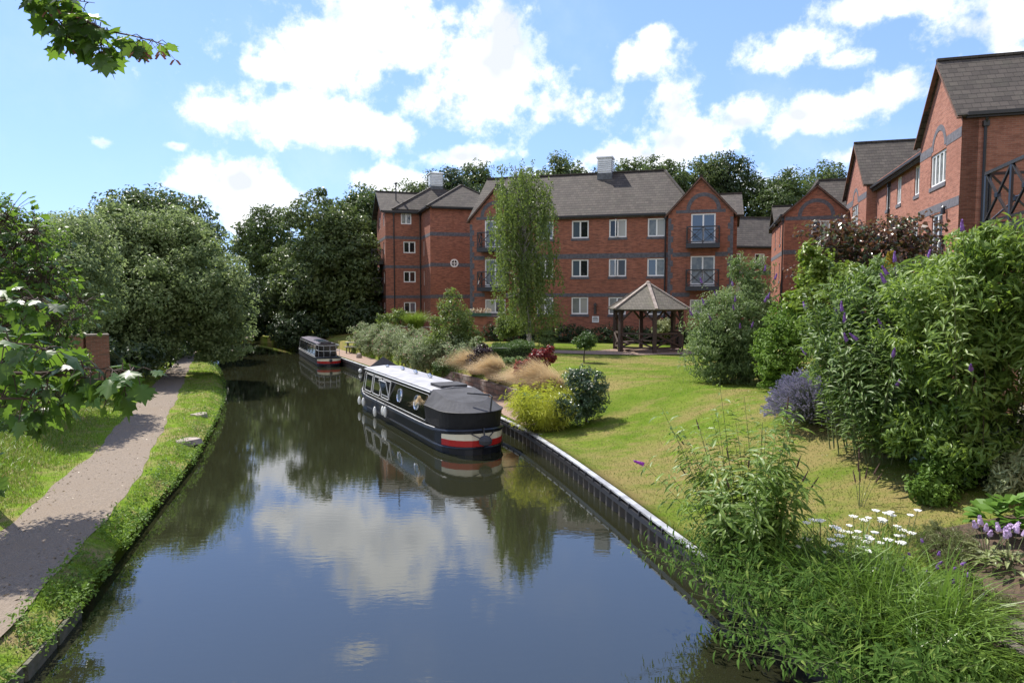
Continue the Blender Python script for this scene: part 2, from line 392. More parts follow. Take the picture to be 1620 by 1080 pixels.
def water_build(g):
    p = g.n('ShaderNodeTexCoord').outputs['Object']
    st = g.n('ShaderNodeMapping', {0: p, 2: (0, 0, R(-20)), 3: (1.0, 2.6, 1)}).outputs[0]
    patch = g.ramp(g.noise(p, .16, 3, .5), .42, .7)
    h = g.math('ADD', g.math('MULTIPLY', g.noise(st, 3.2, 3, .5), .6), g.math('MULTIPLY', g.noise(st, 9, 2, .5), g.math('MULTIPLY', patch, .3)))
    bp = g.n('ShaderNodeBump', {'Height': h, 'Strength': .03, 'Distance': .05}).outputs[0]
    return g.n('ShaderNodeBsdfPrincipled', {'Base Color': (.017, .018, .009, 1), 'Roughness': .01, 'IOR': 2.1, 'Specular IOR Level': .5, 'Normal': bp}).outputs[0]
WATER = mat('canal_water', water_build)
BED = mat('mud', col=(.05, .045, .03), rough=.95, noise=2)

def sheet(name, pts, z, m, kind='structure'):
    b = MB(); b.face([(p[0], p[1], z) for p in pts]); return tag(b.build(name, m), kind=kind)
sheet('ground', [(-900, -60), (900, -60), (900, 900), (-900, 900)], -1.2, BED)
sheet('water', [(-330, -8), (40, -8), (40, 299), (-330, 299)], 0.0, WATER)
land('lawn', 1, LAWN); land('grass_verge', -1, VERGE)
def strip(name, left, right, zf, m, nx=10, lift=.006):
    """ribbon between two polylines laid on the terrain"""
    V = []; n = len(left)
    for k in range(n):
        for j in range(nx):
            t = j / (nx - 1); x = left[k][0] * (1 - t) + right[k][0] * t; y = left[k][1] * (1 - t) + right[k][1] * t
            V.append((x, y, float(zf(x, y)) + lift))
    i = (np.arange(n - 1)[:, None] * nx + np.arange(nx - 1)[None]).ravel()
    return tag(np_mesh(name, np.array(V), np.stack([i, i + 1, i + nx + 1, i + nx], 1), m, smooth=True), kind='structure')
ys = np.arange(4.5, 75, .35); rg = np.random.default_rng(5)
wob = lambda y, k: .05 * np.sin(y * 1.1 + k) + .03 * np.sin(y * 3.7 + 2 * k)
strip('towpath', [(pathx(PL, y) + wob(y, 0), y) for y in ys], [(min(pathx(PR, y) + wob(y, 3), xl(y) - .35), y) for y in ys], lambda x, y: max(zL(x, y), .45), TOWP)
ys = np.arange(21.6, 60, .4)
strip('quay_path', [(xr(y) + .1, y) for y in ys], [(xr(y) + min(1.75, .6 + (y - 21.6) * .6), y) for y in ys], zR, GRAV)
# pink gravel path round the gazebo and past the birch
GZ = Vector((7.55, 38.0, 1.66))
gpts = [(-3.2, 40.3, 1.0), (-.5, 38.6, 1.0), (2, 37.3, 1.0), (4.4, 36.4, 1.1), (6.4, 37.2, 2.3), (7.6, 37.8, 2.7), (9.2, 37.6, 2.3), (11, 36.6, 1.3), (14, 35.2, 1.1), (18, 33, 1.0)]
gx = np.linspace(-3.2, 18, 70); gy = np.interp(gx, [p[0] for p in gpts], [p[1] for p in gpts]); gw = np.interp(gx, [p[0] for p in gpts], [p[2] for p in gpts])
strip('gravel_path', [(x, y - w) for x, y, w in zip(gx, gy, gw)], [(x, y + w) for x, y, w in zip(gx, gy, gw)], zR, GRAV, lift=.03)

# steel piling and capping along the right bank
def edging():
    t = thing('canal_edging', 'black corrugated steel piling with a pale capping rail along the lawn edge', 'canal edging', (float(xr(12)), 12, 0))
    ys = np.arange(-4, 60, .09); b = MB(); pr = None
    for k, y in enumerate(ys):
        o = [0, .07, .07, 0][k % 4]; x = float(xr(y)) - .04 - o
        if pr: b.add([(pr[0], pr[1], -.9), (x, y, -.9), (x, y, .44), (pr[0], pr[1], .44)], [(0, 3, 2, 1)])
        pr = (x, y)
    b.build('piling', mat('piling_steel', col=(.03, .03, .033), rough=.6, noise=3, col2=(.045, .035, .025)), t)
    b = MB(); st = 1.5
    for y in np.arange(-4, 60, st):
        for q in np.arange(0, st, .5):
            a = Vector((float(xr(y + q)) - .06, y + q, .455)); c = Vector((float(xr(y + q + .5)) - .06, y + q + .5, .455)); b.bar(a, c, .16, .035)
    b.build('capping_rail', mat('galvanised', col=(.5, .51, .53), rough=.45, metal=.3, noise=2, col2=(.3, .3, .31)), t)
    b = MB()
    for y in np.arange(-4, 60, .5):
        x = float(xr(y)) - .16; b.box(x - .02, x + .05, y - .03, y + .03, .36, .455)
    for q in np.arange(-4, 60, .5):
        b.bar((float(xr(q)) - .155, q, .33), (float(xr(q + .5)) - .155, q + .5, .33), .04, .1)
    b.build('waling_beam', BLACKM, t)
edging()

# ---------------------------------------------------------------- building helpers
class Fr:
    def __init__(s, o, u, z0):
        s.o = Vector((o[0], o[1], 0)); s.u = Vector((u[0], u[1], 0)).normalized(); s.n = Vector((s.u.y, -s.u.x, 0)); s.z0 = z0
    def P(s, a, h, d=0): q = s.o + s.u * a + s.n * d; return Vector((q.x, q.y, s.z0 + h))
    def sub(s, a, d): q = s.P(a, 0, d); return Fr((q.x, q.y), (s.u.x, s.u.y), s.z0)
    def side(s, a, d, k): # frame along another wall: k=-1 left wall, +1 right wall
        q = s.P(a, 0, d); u = (-s.n if k > 0 else s.n); return Fr((q.x, q.y), (u.x, u.y), s.z0)
def fbox(b, F, a0, a1, h0, h1, d0, d1, m=0):
    b.hexa([F.P(a0, h0, d1), F.P(a1, h0, d1), F.P(a1, h0, d0), F.P(a0, h0, d0)], [F.P(a0, h1, d1), F.P(a1, h1, d1), F.P(a1, h1, d0), F.P(a0, h1, d0)], m)
def wall(b, F, a0, a1, h0, h1, ops=(), d=0, rev=.14, m=0):
    A = sorted({a0, a1, *[o[0] for o in ops], *[o[1] for o in ops]}); H = sorted({h0, h1, *[o[2] for o in ops], *[o[3] for o in ops]})
    for i in range(len(A) - 1):
        for j in range(len(H) - 1):
            ca, ch = (A[i] + A[i + 1]) / 2, (H[j] + H[j + 1]) / 2
            if any(o[0] < ca < o[1] and o[2] < ch < o[3] for o in ops): continue
            b.face([F.P(A[i], H[j], d), F.P(A[i + 1], H[j], d), F.P(A[i + 1], H[j + 1], d), F.P(A[i], H[j + 1], d)], m)
    for (p, q, r, s) in ops:
        for (e, f) in (((p, r), (q, r)), ((q, r), (q, s)), ((q, s), (p, s)), ((p, s), (p, r))):
            b.face([F.P(e[0], e[1], d), F.P(f[0], f[1], d), F.P(f[0], f[1], d - rev), F.P(e[0], e[1], d - rev)], m)
prng = random.Random(3)
def window(F, op, d, parent, name='window', lights=2, sill=True, open_leaf=False, pane=None):
    a0, a1, h0, h1 = op; b = MB(); e0, e1 = d - .13, d - .05; fw = .09
    fbox(b, F, a0, a1, h0, h0 + fw, e0, e1); fbox(b, F, a0, a1, h1 - fw, h1, e0, e1)
    fbox(b, F, a0, a0 + fw, h0 + fw, h1 - fw, e0, e1); fbox(b, F, a1 - fw, a1, h0 + fw, h1 - fw, e0, e1)
    for k in range(1, lights):
        c = a0 + (a1 - a0) * k / lights; fbox(b, F, c - .05, c + .05, h0 + fw, h1 - fw, e0, e1 - .004)
    if name != 'window':
        fbox(b, F, a0 + fw, a1 - fw, h0 + fw, h0 + .2, e0 + .01, e1 - .01)
    if open_leaf:
        c = a0 + (a1 - a0) / 2
        p0 = F.P(c, h0 + .05, d); p1 = F.P(c - .12, h0 + .05, d + .3)
        up = Vector((0, 0, h1 - h0 - .1))
        for (x, y) in ((p0, p1), (p0 + up, p1 + up), (p0, p0 + up), (p1, p1 + up)): b.bar(x, y, .06, .06)
    w = b.build(name, WHITE, parent)
    g = MB(); n = lights
    for k in range(n):
        p, q = a0 + (a1 - a0) * k / n, a0 + (a1 - a0) * (k + 1) / n
        g.face([F.P(p + .03, h0 + .03, d - .1), F.P(q - .03, h0 + .03, d - .1), F.P(q - .03, h1 - .03, d - .1), F.P(p + .03, h1 - .03, d - .1)], k)
    ms = [PANES[pane if pane is not None else prng.choice((0, 0, 0, 1, 2, 3))] for k in range(n)]
    g.build('pane', ms, w)
    if sill:
        s_ = MB(); fbox(s_, F, a0 - .06, a1 + .06, h0 - .17, h0 - .003, d - .1, d + .035); s_.build('sill', GREYB, w)
    return w
def band(F, a0, a1, h0, h1, d, parent, name='brick_band'):
    b = MB(); fbox(b, F, a0, a1, h0, h1, d - .05, d + .012); return b.build(name, GREYB, parent)
def downpipe(F, a, h0, h1, d, parent):
    b = MB(); b.tube([F.P(a, h0, d + .07), F.P(a, h1 - .3, d + .07), F.P(a, h1 - .05, d + .2)], .05, 8); fbox(b, F, a - .1, a + .1, h1 - .35, h1 - .15, d + .0, d + .16)
    return b.build('downpipe', GUTTER, parent)
def gutter(F, a0, a1, h, d, parent):
    b = MB(); fbox(b, F, a0, a1, h - .13, h, d, d + .13); fbox(b, F, a0, a1, h - .2, h - .13, d - .14, d + .02); return b.build('gutter', GUTTER, parent)
def xrail(b, p, q, h, nx=2, posts=True, th=.055):
    """railing with crossed bars between two floor points"""
    p = Vector(p); q = Vector(q); up = Vector((0, 0, h)); lo = Vector((0, 0, .08))
    b.bar(p + up, q + up, th * 1.3); b.bar(p + lo, q + lo, th)
    for k in range(nx + 1):
        c = p.lerp(q, k / nx); b.bar(c, c + up, th)
    for k in range(nx):
        c, e = p.lerp(q, k / nx), p.lerp(q, (k + 1) / nx); mid = (c + e) / 2 + up * .52
        for s_ in (c + lo, c + up, e + lo, e + up): b.bar(s_, mid, th * .8)
        b.lathe(mid - Vector((0, 0, .06)), [(.01, 0), (.06, .02), (.06, .1), (.01, .12)], 8)
def balcony(F, a0, a1, h, d, proj, parent, nx=2):
    b = MB(); fbox(b, F, a0, a1, h - .3, h, d - .02, d + proj); s_ = b.build('balcony', BLACKM, parent)
    r = MB(); xrail(r, F.P(a0 + .04, h, d + proj - .04), F.P(a1 - .04, h, d + proj - .04), 1.05, nx)
    xrail(r, F.P(a0 + .04, h, d + .03), F.P(a0 + .04, h, d + proj - .08), 1.05, 1); xrail(r, F.P(a1 - .04, h, d + .03), F.P(a1 - .04, h, d + proj - .08), 1.05, 1)
    r.build('railing', BLACKM, s_); return s_
def gable_tri(b, F, a0, a1, h, hp, d, m=0):
    b.face([F.P(a0, h, d), F.P(a1, h, d), F.P((a0 + a1) / 2, hp, d)], m)
def arch(F, a, h, r0, r1, d, parent):
    b = MB(); n = 16
    for k in range(n):
        t0, t1 = math.pi * k / n, math.pi * (k + 1) / n
        q = [F.P(a + r * math.cos(t), h + r * math.sin(t), 0) for r, t in ((r0, t0), (r1, t0), (r1, t1), (r0, t1))]
        b.hexa([p + F.n * (d + .014) for p in q], [p + F.n * (d - .05) for p in q])
    return b.build('brick_arch', GREYB, parent)
def cupola(F, a, h, d, w, ht, parent):
    b = MB(); fbox(b, F, a - w / 2, a + w / 2, h, h + ht, d - w / 2, d + w / 2)
    for k in range(6):
        z = h + .14 + k * (ht - .25) / 6
        for (x0, x1, y0, y1) in ((-.46, .46, .5, .54), (-.54, -.5, -.46, .46), (.5, .54, -.46, .46)):
            fbox(b, F, a + x0 * w * 1.06, a + x1 * w * 1.06, z, z + (ht - .25) / 10, d + y0 * w * 1.06, d + y1 * w * 1.06)
    fbox(b, F, a - w * .62, a + w * .62, h + ht, h + ht + .1, d - w * .62, d + w * .62)
    pts = [F.P(a + x * w * .6, h + ht + .1, d + y * w * .6) for x, y in ((-1, 1), (1, 1), (1, -1), (-1, -1))]; top = F.P(a, h + ht + .28, d)
    for k in range(4): b.face([pts[k], pts[(k + 1) % 4], top])
    c = b.build('cupola', WHITEP, parent)
    f = MB(); fbox(f, F, a - w * .56, a + w * .56, h - .9, h - .001, d - w * .56, d + w * .56); f.build('flashing', LEAD, c)
def roof_gable_u(b, F, a0, a1, df, db, he, hr, ov=.3, oe=.25, th=.14, hipL=0, hipR=0):
    """ridge along a; front eave at d=df (outer), back at d=db"""
    dm = (df + db) / 2; k = (hr - he) / (df - dm); E = lambda a, d: F.P(a, he + (k * (df - d) if d > dm else k * (d - db)), d)
    rl, rr = a0 - oe + hipL, a1 + oe - hipR
    b.slab([F.P(a0 - oe, he - k * ov, df + ov), F.P(a1 + oe, he - k * ov, df + ov), F.P(rr, hr, dm), F.P(rl, hr, dm)], th)
    b.slab([F.P(a1 + oe, he - k * ov, db - ov), F.P(a0 - oe, he - k * ov, db - ov), F.P(rl, hr, dm), F.P(rr, hr, dm)], th)
    if hipL: b.slab([F.P(a0 - oe, he - k * ov, db - ov), F.P(a0 - oe, he - k * ov, df + ov), F.P(rl, hr, dm)], th)
    if hipR: b.slab([F.P(a1 + oe, he - k * ov, df + ov), F.P(a1 + oe, he - k * ov, db - ov), F.P(rr, hr, dm)], th)
    b.bar(F.P(rl, hr + .02, dm), F.P(rr, hr + .02, dm), .22, .12)
    if hipL:
        for d in (df + ov, db - ov): b.bar(F.P(a0 - oe, he - k * ov, d), F.P(rl, hr + .02, dm), .2, .1)
    if hipR:
        for d in (df + ov, db - ov): b.bar(F.P(a1 + oe, he - k * ov, d), F.P(rr, hr + .02, dm), .2, .1)
def roof_gable_d(b, F, a0, a1, df, db, he, hp, ov=.2, of=.18, th=.13, hip=0):
    """ridge perpendicular to the facade, gable at d=df"""
    am = (a0 + a1) / 2; k = (hp - he) / (am - a0); f = df + of
    b.slab([F.P(a0 - ov, he - k * ov, f), F.P(am, hp, f - hip), F.P(am, hp, db), F.P(a0 - ov, he - k * ov, db)], th)
    b.slab([F.P(a1 + ov, he - k * ov, f), F.P(am, hp, f - hip), F.P(am, hp, db), F.P(a1 + ov, he - k * ov, db)], th)
    if hip: b.slab([F.P(a0 - ov, he - k * ov, f), F.P(a1 + ov, he - k * ov, f), F.P(am, hp, f - hip)], th)
    b.bar(F.P(am, hp + .02, f - hip), F.P(am, hp + .02, db), .2, .1)
    if hip:
        for a in (a0 - ov, a1 + ov): b.bar(F.P(a, he - k * ov, f), F.P(am, hp + .02, f - hip), .2, .1)
def verge(F, a0, a1, df, he, hp, parent, m, ov=.2, of=.18):
    am = (a0 + a1) / 2; k = (hp - he) / (am - a0); b = MB()
    for s_, a in ((1, a0 - ov), (-1, a1 + ov)):
        b.bar(F.P(a, he - k * ov - .12, df + of - .03), F.P(am, hp - .12, df + of - .03), .06, .16, up=F.n)
    return b.build('bargeboard', m, parent)

VERGEM = mat('verge_brown', col=(.16, .075, .05), rough=.8, noise=4)
# ---------------------------------------------------------------- main block
def main_block():
    z0 = 1.45; F = Fr((-2.95, 50.3), (.961, -.275), z0); L = 18.2; he = 10.36 - z0; D = 9.0
    t = thing('apartment_block', 'three-storey red brick apartment block with two end gables behind the gazebo', 'building', F.P(L / 2, 0, 0))
    bw = 4.15; pj = .4
    px2a = lambda px: (lambda q: (q - F.o).dot(F.u))(F.o + F.u * ((( (px - 810) / 1080) * F.o.y - F.o.x) / (F.u.x - (px - 810) / 1080 * F.u.y)))
    rows = [(3.43, 4.63), (6.09, 7.29), (8.73, 9.93)]
    rows = [(EYE - 1.2 - z0, EYE - .0 - z0), (EYE + 1.42 - z0, EYE + 2.63 - z0), (EYE + 4.1 - z0, EYE + 5.33 - z0)]
    cols = [px2a(p) for p in (806 + 40, 862, 917, 976, 1037)][1:]
    ops = [(c - .6, c + .6, r[0], r[1]) for c in cols for r in rows]
    b = MB(); wall(b, F, bw, L - bw, 0, he, ops)
    bays = []
    for (a0, a1, side) in ((0, bw, 0), (L - bw, L, 1)):
        c = px2a(1110) if side else px2a(786); hs = [EYE + 3.5 - z0, EYE + .72 - z0]
        bo = [(c - .78, c + .78, h, h + 2.0) for h in hs] + [(c - .78, c + .78, EYE - 1.15 - z0, EYE + .1 - z0 - .25)]
        wall(b, F, a0, a1, 0, he - .08, bo, d=pj); gable_tri(b, F, a0, a1, he - .08, EYE + 7.9 - z0, pj)
        for a in (a0, a1): b.face([F.P(a, 0, pj), F.P(a, 0, 0), F.P(a, he - .08, 0), F.P(a, he - .08, pj)] if a else [F.P(a, 0, pj), F.P(a, he, pj), F.P(a, he, -D), F.P(a, 0, -D)])
        bays.append((a0, a1, c, hs, bo))
    b.face([F.P(L, 0, 0), F.P(L, 0, -D), F.P(L, he, -D), F.P(L, he, 0)]); b.face([F.P(0, 0, -D), F.P(L, 0, -D), F.P(L, he, -D), F.P(0, he, -D)])
    b.build('wall', BRICK, t)
    for i, o in enumerate(ops): window(F, o, 0, t, open_leaf=(i in (6, 7, 8)) and i != 6)
    hb = [EYE + 2.68 - z0, EYE + .02 - z0]
    band(F, bw, L - bw, hb[0], hb[0] + .34, 0, t); band(F, bw, L - bw, hb[1], hb[1] + .25, 0, t)
    for (a0, a1, c, hs, bo) in bays:
        for o in bo[:2]: window(F, o, pj, t, 'balcony_door', sill=False, pane=prng.choice((1, 2)))
        window(F, bo[2], pj, t)
        for h in hs: balcony(F, c - 1.06, c + 1.06, h, pj, 1.0, t)
        for h in hb:
            band(F, a0 + .3, c - .8, h, h + .28, pj, t); band(F, c + .8, a1 - .3, h, h + .28, pj, t)
        band(F, a0 + .5, a1 - .5, EYE + 5.55 - z0, EYE + 5.75 - z0, pj, t)
        arch(F, c, EYE + 5.76 - z0, .85, 1.1, pj, t)
        for a in (a0, a1):
            q = MB()
            for k in range(22):
                w = .34 if k % 2 else .2; x0 = a if a == a0 else a - w
                if .4 * k + .4 < he - .2: fbox(q, F, x0 + .001, x0 + w - .001, .4 * k, .4 * k + .39, pj - .05, pj + .012)
            q.build('quoin', GREYB, t)
        verge(F, a0, a1, pj, he - .1, EYE + 7.95 - z0, t, VERGEM)
    r = MB(); roof_gable_u(r, F, 0, L - 2.4, 0, -D, he, EYE + 9.3 - z0, hipR=2.6)
    for (a0, a1, c, hs, bo) in bays: roof_gable_d(r, F, a0, a1, pj, -4.2, he - .1, EYE + 7.95 - z0)
    roof_gable_u(r, F, L - 4, L + .45, -1.2, -D + 1, he - .1, EYE + 7.4 - z0)
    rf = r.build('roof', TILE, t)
    w2 = MB(); fbox(w2, F, L - .01, L + .3, 0, he - .2, -D + 1.2, -1.4); w2.build('side_wall', BRICK, t)
    gutter(F, bw + .2, L - bw - .2, he - .1, .2, t)
    downpipe(F, L - bw - .2, 0, he - .15, 0, t)
    q9 = (lambda rr: (rr * (F.o.y - F.n.y * 4.3) - (F.o.x - F.n.x * 4.3)) / (F.u.x - rr * F.u.y))((956 - 810) / 1080)
    cupola(F, q9, EYE + 9.2 - z0, -4.3, .98, 1.1, t)
    # plants and things that stand on the balconies
    return F, bays, t
MF, MBAYS, MAIN = main_block()

# ---------------------------------------------------------------- left block
def left_block():
    z0 = 1.45; F = Fr((-11.4, 62.0), (.953, .302), z0); he = EYE + 7.95 - z0
    t = thing('apartment_block', 'four-storey red brick block with round window, beside the dark trees', 'building', F.P(4, 0, 0))
    rows = [(EYE + y0 - z0, EYE + y1 - z0) for y0, y1 in ((-1.45, -.45), (1.35, 2.35), (4.0, 5.05), (6.6, 7.6))]
    aL, e, aR, D = 3.25, 4.3, 10.2, 8.5
    b = MB(); c = 2.15
    ops = [(c - .55, c + .55, *r) for r in rows]; ops[3] = (c - .75, c + .2, *rows[3])
    wall(b, F, 0, aL, 0, he, ops)
    FL = F.side(0, -6.5, -1); lo = [(x - .4, x + .4, r[0] - .1, r[1]) for x in (2.2, 5.2) for r in rows]
    wall(b, FL, 0, 6.5, 0, he, lo); b.face([FL.P(-.0, he, 0), FL.P(6.5, he, 0), FL.P(3.25, he + 1.95, 0)])
    FR_ = F.side(aL, 0, -1); ro = [(.95, 1.35, r[0] - .3, r[1]) for r in rows[:3]]
    wall(b, FR_, 0, e, 0, he, ro)
    wall(b, F, aL, aR, 0, he, d=e)
    b.face([F.P(aR, 0, e), F.P(aR, 0, -D), F.P(aR, he, -D), F.P(aR, he, e)]); b.face([F.P(0, 0, -6.5), F.P(aR, 0, -D), F.P(aR, he, -D), F.P(0, he, -6.5)])
    b.build('wall', BRICK, t)
    for o in ops: window(F, o, 0, t, lights=2, sill=False)
    for o in lo: window(FL, o, 0, t, lights=1, sill=False)
    for o in ro: window(FR_, o, 0, t, lights=1, sill=False)
    for (k, r) in enumerate((rows[1][0] - .65, rows[2][0] - .65)):
        balcony(FL, 2.4, 4.8, r, 0, 1.1, t)
    for h in (EYE + -.1 - z0, EYE + 2.62 - z0, EYE + 5.25 - z0):
        band(F, 0, aL, h, h + .26, 0, t); band(FL, 0, 6.5, h, h + .26, 0, t); band(FR_, 0, e, h, h + .26, 0, t); band(F, aL, aR, h, h + .32, e, t)
    # round window
    q = at(720, 416, 59.2); a = (q - F.o).dot(F.u); h = q.z - z0
    rb = MB(); n = 20
    for k in range(n):
        t0, t1 = 2 * math.pi * k / n, 2 * math.pi * (k + 1) / n
        pp = [F.P(a + r * math.cos(tt), h + r * math.sin(tt), 0) for r, tt in ((.25, t0), (.36, t0), (.36, t1), (.25, t1))]
        rb.hexa([p + F.n * (e + .05) for p in pp], [p + F.n * (e - .05) for p in pp])
    for x0, x1, y0, y1 in ((-.26, .26, -.03, .03), (-.03, .03, -.26, .26)): fbox(rb, F, a + x0, a + x1, h + y0, h + y1, e + .012, e + .04 + (.002 if x0 < -.1 else 0))
    w = rb.build('round_window', WHITE, t)
    g = MB(); g.face([F.P(a + .28 * math.cos(2 * math.pi * k / n), h + .28 * math.sin(2 * math.pi * k / n), e + .008) for k in range(n)]); g.build('pane', PANES[0], w)
    r = MB()
    roof_gable_u(r, F, 0, 6, 0, -6.5, he, he + 1.95, oe=.45, ov=.35)
    roof_gable_d(r, F, aL, aR, e, -4, he, he + 2.2, ov=.35, of=.35, hip=3.4)
    ap = F.P(5.25, EYE + 10.8 - z0, -3.2); base = [F.P(.6, he - .05, .25), F.P(10.4, he - .05, .25), F.P(10.4, he - .05, -8.2), F.P(.6, he - .05, -8.2)]
    for k in range(4): r.slab([base[k], base[(k + 1) % 4], ap], .12)
    for p in base: r.bar(p, ap, .2, .1)
    roof_gable_u(r, F, 7, 13.5, -1, -7, he, he + 2.1)
    r.build('roof', TILE, t)
    gutter(F, -.3, aL, he - .22, .3, t); gutter(F, aL + .1, aR + .2, he - .22, e + .3, t); gutter(FR_, 0, e + .3, he - .22, .3, t)
    fl = Fr(tuple(FL.P(0, 0, 0).xy), tuple(FL.u.xy), z0); verge(FL, 0, 6.5, 0, he, he + 1.95, t, BLACKM, ov=.35, of=.42)
    downpipe(F, .75, 0, he - .2, 0, t); downpipe(F, aL - .12, 0, he - .2, 0, t)
    cupola(F, 5.25, EYE + 10.6 - z0, -3.2, 1.1, 1.15, t)
    f = MB(); p = F.P(1.2, he + 1.0, -1.6); f.tube([p, p + Vector((0, 0, 1.4))], .06, 8); f.lathe(p + Vector((0, 0, 1.4)), [(.06, 0), (.12, .03), (.12, .2), (.03, .26)], 8); f.build('flue_pipe', BLACKM, t)
    return F, e, t
LF, LE, LEFT = left_block()

# ---------------------------------------------------------------- right blocks
def right_block():
    z0 = 1.6; far = (23.95, 48.2); F = Fr(far, (-.28, -.96), z0); he = EYE + 7.0 - z0
    L = 23.1
    t = thing('apartment_block', 'sunlit red brick block with two gables rising behind the shrubs', 'building', F.P(L / 2, 0, 0))
    G = [(0, 6.6), (L - 5.35, L)]; pj = .55; D = 8
    b = MB()
    mo = []
    for px, y0, y1, w in ((1398, 290, 325, .9), (1415, 280, 316, .9), (1443, 260, 305, 1.0), (1463, 249, 293, 1.0)):
        r = (px - 810) / 1080; a = (r * F.o.y - F.o.x) / (F.u.x - r * F.u.y); Z = F.P(a, 0).y
        mo.append((a - w / 2, a + w / 2, he - 2.05, he - .62))
    lowo = [(o[0], o[1], o[2] - 2.75, o[3] - 2.75) for o in mo]
    wall(b, F, G[0][1], G[1][0], 0, he, mo + lowo)
    go = []
    for gi, (a0, a1) in enumerate(G):
        c = (a0 + a1) / 2; o = [(c - 1.05, c + .95, he - 2.35, he - 1.0), (c - .6, c + .8, he - 5.6, he - 3.55)]
        wall(b, F, a0, a1, 0, he, o, d=pj); gable_tri(b, F, a0, a1, he, he + 2.65 + .3 * (1 - gi), pj); go.append(o)
        for a in (a0, a1):
            b.face([F.P(a, 0, pj), F.P(a, 0, 0), F.P(a, he, 0), F.P(a, he, pj)])
    b.face([F.P(L, 0, pj), F.P(L, 0, -D), F.P(L, he, -D), F.P(L, he, pj)]); b.face([F.P(0, 0, pj), F.P(0, 0, -D), F.P(0, he, -D), F.P(0, he, pj)])
    b.face([F.P(0, 0, -D), F.P(L, 0, -D), F.P(L, he, -D), F.P(0, he, -D)])
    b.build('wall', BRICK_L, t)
    for o in mo + lowo: window(F, o, 0, t, lights=2)
    for gi, (a0, a1) in enumerate(G):
        window(F, go[gi][0], pj, t, lights=4 if gi else 3, pane=1 if gi else None); window(F, go[gi][1], pj, t, 'balcony_door', sill=False)
        c = (go[gi][0][0] + go[gi][0][1]) / 2
        h = he - .95
        band(F, a0 + .01, c - .95, h, h + .38, pj, t); band(F, c + .95, a1 - .01, h, h + .38, pj, t); arch(F, c, h + .1, .72, .95, pj, t)
        band(F, a0 + .01, a1 - .01, he - 3.5, he - 3.15, pj, t)
        verge(F, a0, a1, pj, he, he + 2.65 + .3 * (1 - gi), t, VERGEM, of=.2)
        balcony(F, go[gi][1][0] - .4, go[gi][1][1] + .3, he - 5.6, pj, 1.0, t)
    ls = MB(); p = F.P(go[1][1][1] + .45, he - 3.7, pj + .12); ls.lathe(p, [(.03, 0), (.1, .03), (.07, .28), (.02, .34)], 8); ls.bar(p + Vector((0, 0, .3)), p + Vector((0, 0, .3)) - F.n * .15, .03); ls.build('wall_lamp', BLACKM, t)
    r = MB(); roof_gable_u(r, F, G[0][1] - 1, G[1][0] + 1, 0, -D, he - .35, he + 2.0, oe=0)
    for gi, (a0, a1) in enumerate(G): roof_gable_d(r, F, a0, a1, pj, -D - .3, he, he + 2.7 + .3 * (1 - gi), of=.22)
    r.build('roof', TILE, t)
    gutter(F, G[0][1] + .1, G[1][0] - .1, he - .35, .3, t)
    FS = F.side(L, pj, 1); gutter(FS, .1, D, he - .12, .16, t); downpipe(FS, .75, 0, he - .3, 0, t)
    downpipe(F, G[0][1] + 3.3, 0, he - .5, 0, t)
    return F, L
RF, RL = right_block()
def far_block():
    z0 = 1.6; F = Fr((19.1, 48.3), (.96, -.28), z0); he = EYE + 5.9 - z0; hp = EYE + 7.75 - z0
    t = thing('apartment_block', 'gabled red brick block half hidden by the copper-leaved tree', 'building', F.P(2, 0, 0))
    w = 4.1; b = MB(); ops = [(w * .5 - .3, w * .5 + .9, he - 2.2, he - .9 + .3), (w * .5 - .6, w * .5 + .8, he - 5.2, he - 3.2)]
    wall(b, F, 0, w, 0, he, ops); gable_tri(b, F, 0, w, he, hp, 0)
    FL = F.side(0, -10.4, -1); so = [(x - .35, x + .35, h, h + 1.3) for x in (3.5, 7.5) for h in (he - 2, he - 4.7)]
    wall(b, FL, 0, 10.4, 0, he, so)
    b.face([F.P(w, 0, 0), F.P(w, 0, -1.5), F.P(w, he, -1.5), F.P(w, he, 0)]); wall(b, F, w, 11, 0, he, d=-1.5)
    b.face([F.P(11, 0, -1.5), F.P(11, 0, -10.4), F.P(11, he, -10.4), F.P(11, he, -1.5)]); b.face([F.P(0, 0, -10.4), F.P(11, 0, -10.4), F.P(11, he, -10.4), F.P(0, he, -10.4)])
    b.build('wall', BRICK, t)
    window(F, ops[0], 0, t); window(F, ops[1], 0, t, 'balcony_door', sill=False); balcony(F, ops[1][0] - .3, ops[1][1] + .6, ops[1][2], 0, 1.0, t)
    for o in so: window(FL, o, 0, t, lights=1)
    arch(F, w / 2, he - .3, .95, 1.2, 0, t); band(F, .05, w - .05, he - .55, he - .3, 0, t); band(F, .01, w, he - 2.9, he - 2.6, 0, t); band(FL, 0, 10.4, he - 2.9, he - 2.6, 0, t)
    r = MB(); roof_gable_d(r, F, 0, w, 0, -6, he, hp); roof_gable_u(r, F, 1.0, 11, -1.5, -8.5, he - .15, EYE + 8.8 - z0, hipL=2.0); roof_gable_u(r, F, 0, 6, -5.2, -10.4, he - .2, he + 1.4)
    r.build('roof', TILE, t); verge(F, 0, w, 0, he, hp, t, VERGEM)
    gutter(FL, 0, 10.4, he - .1, .15, t); downpipe(FL, 10.2, 0, he - .2, 0, t)
far_block()
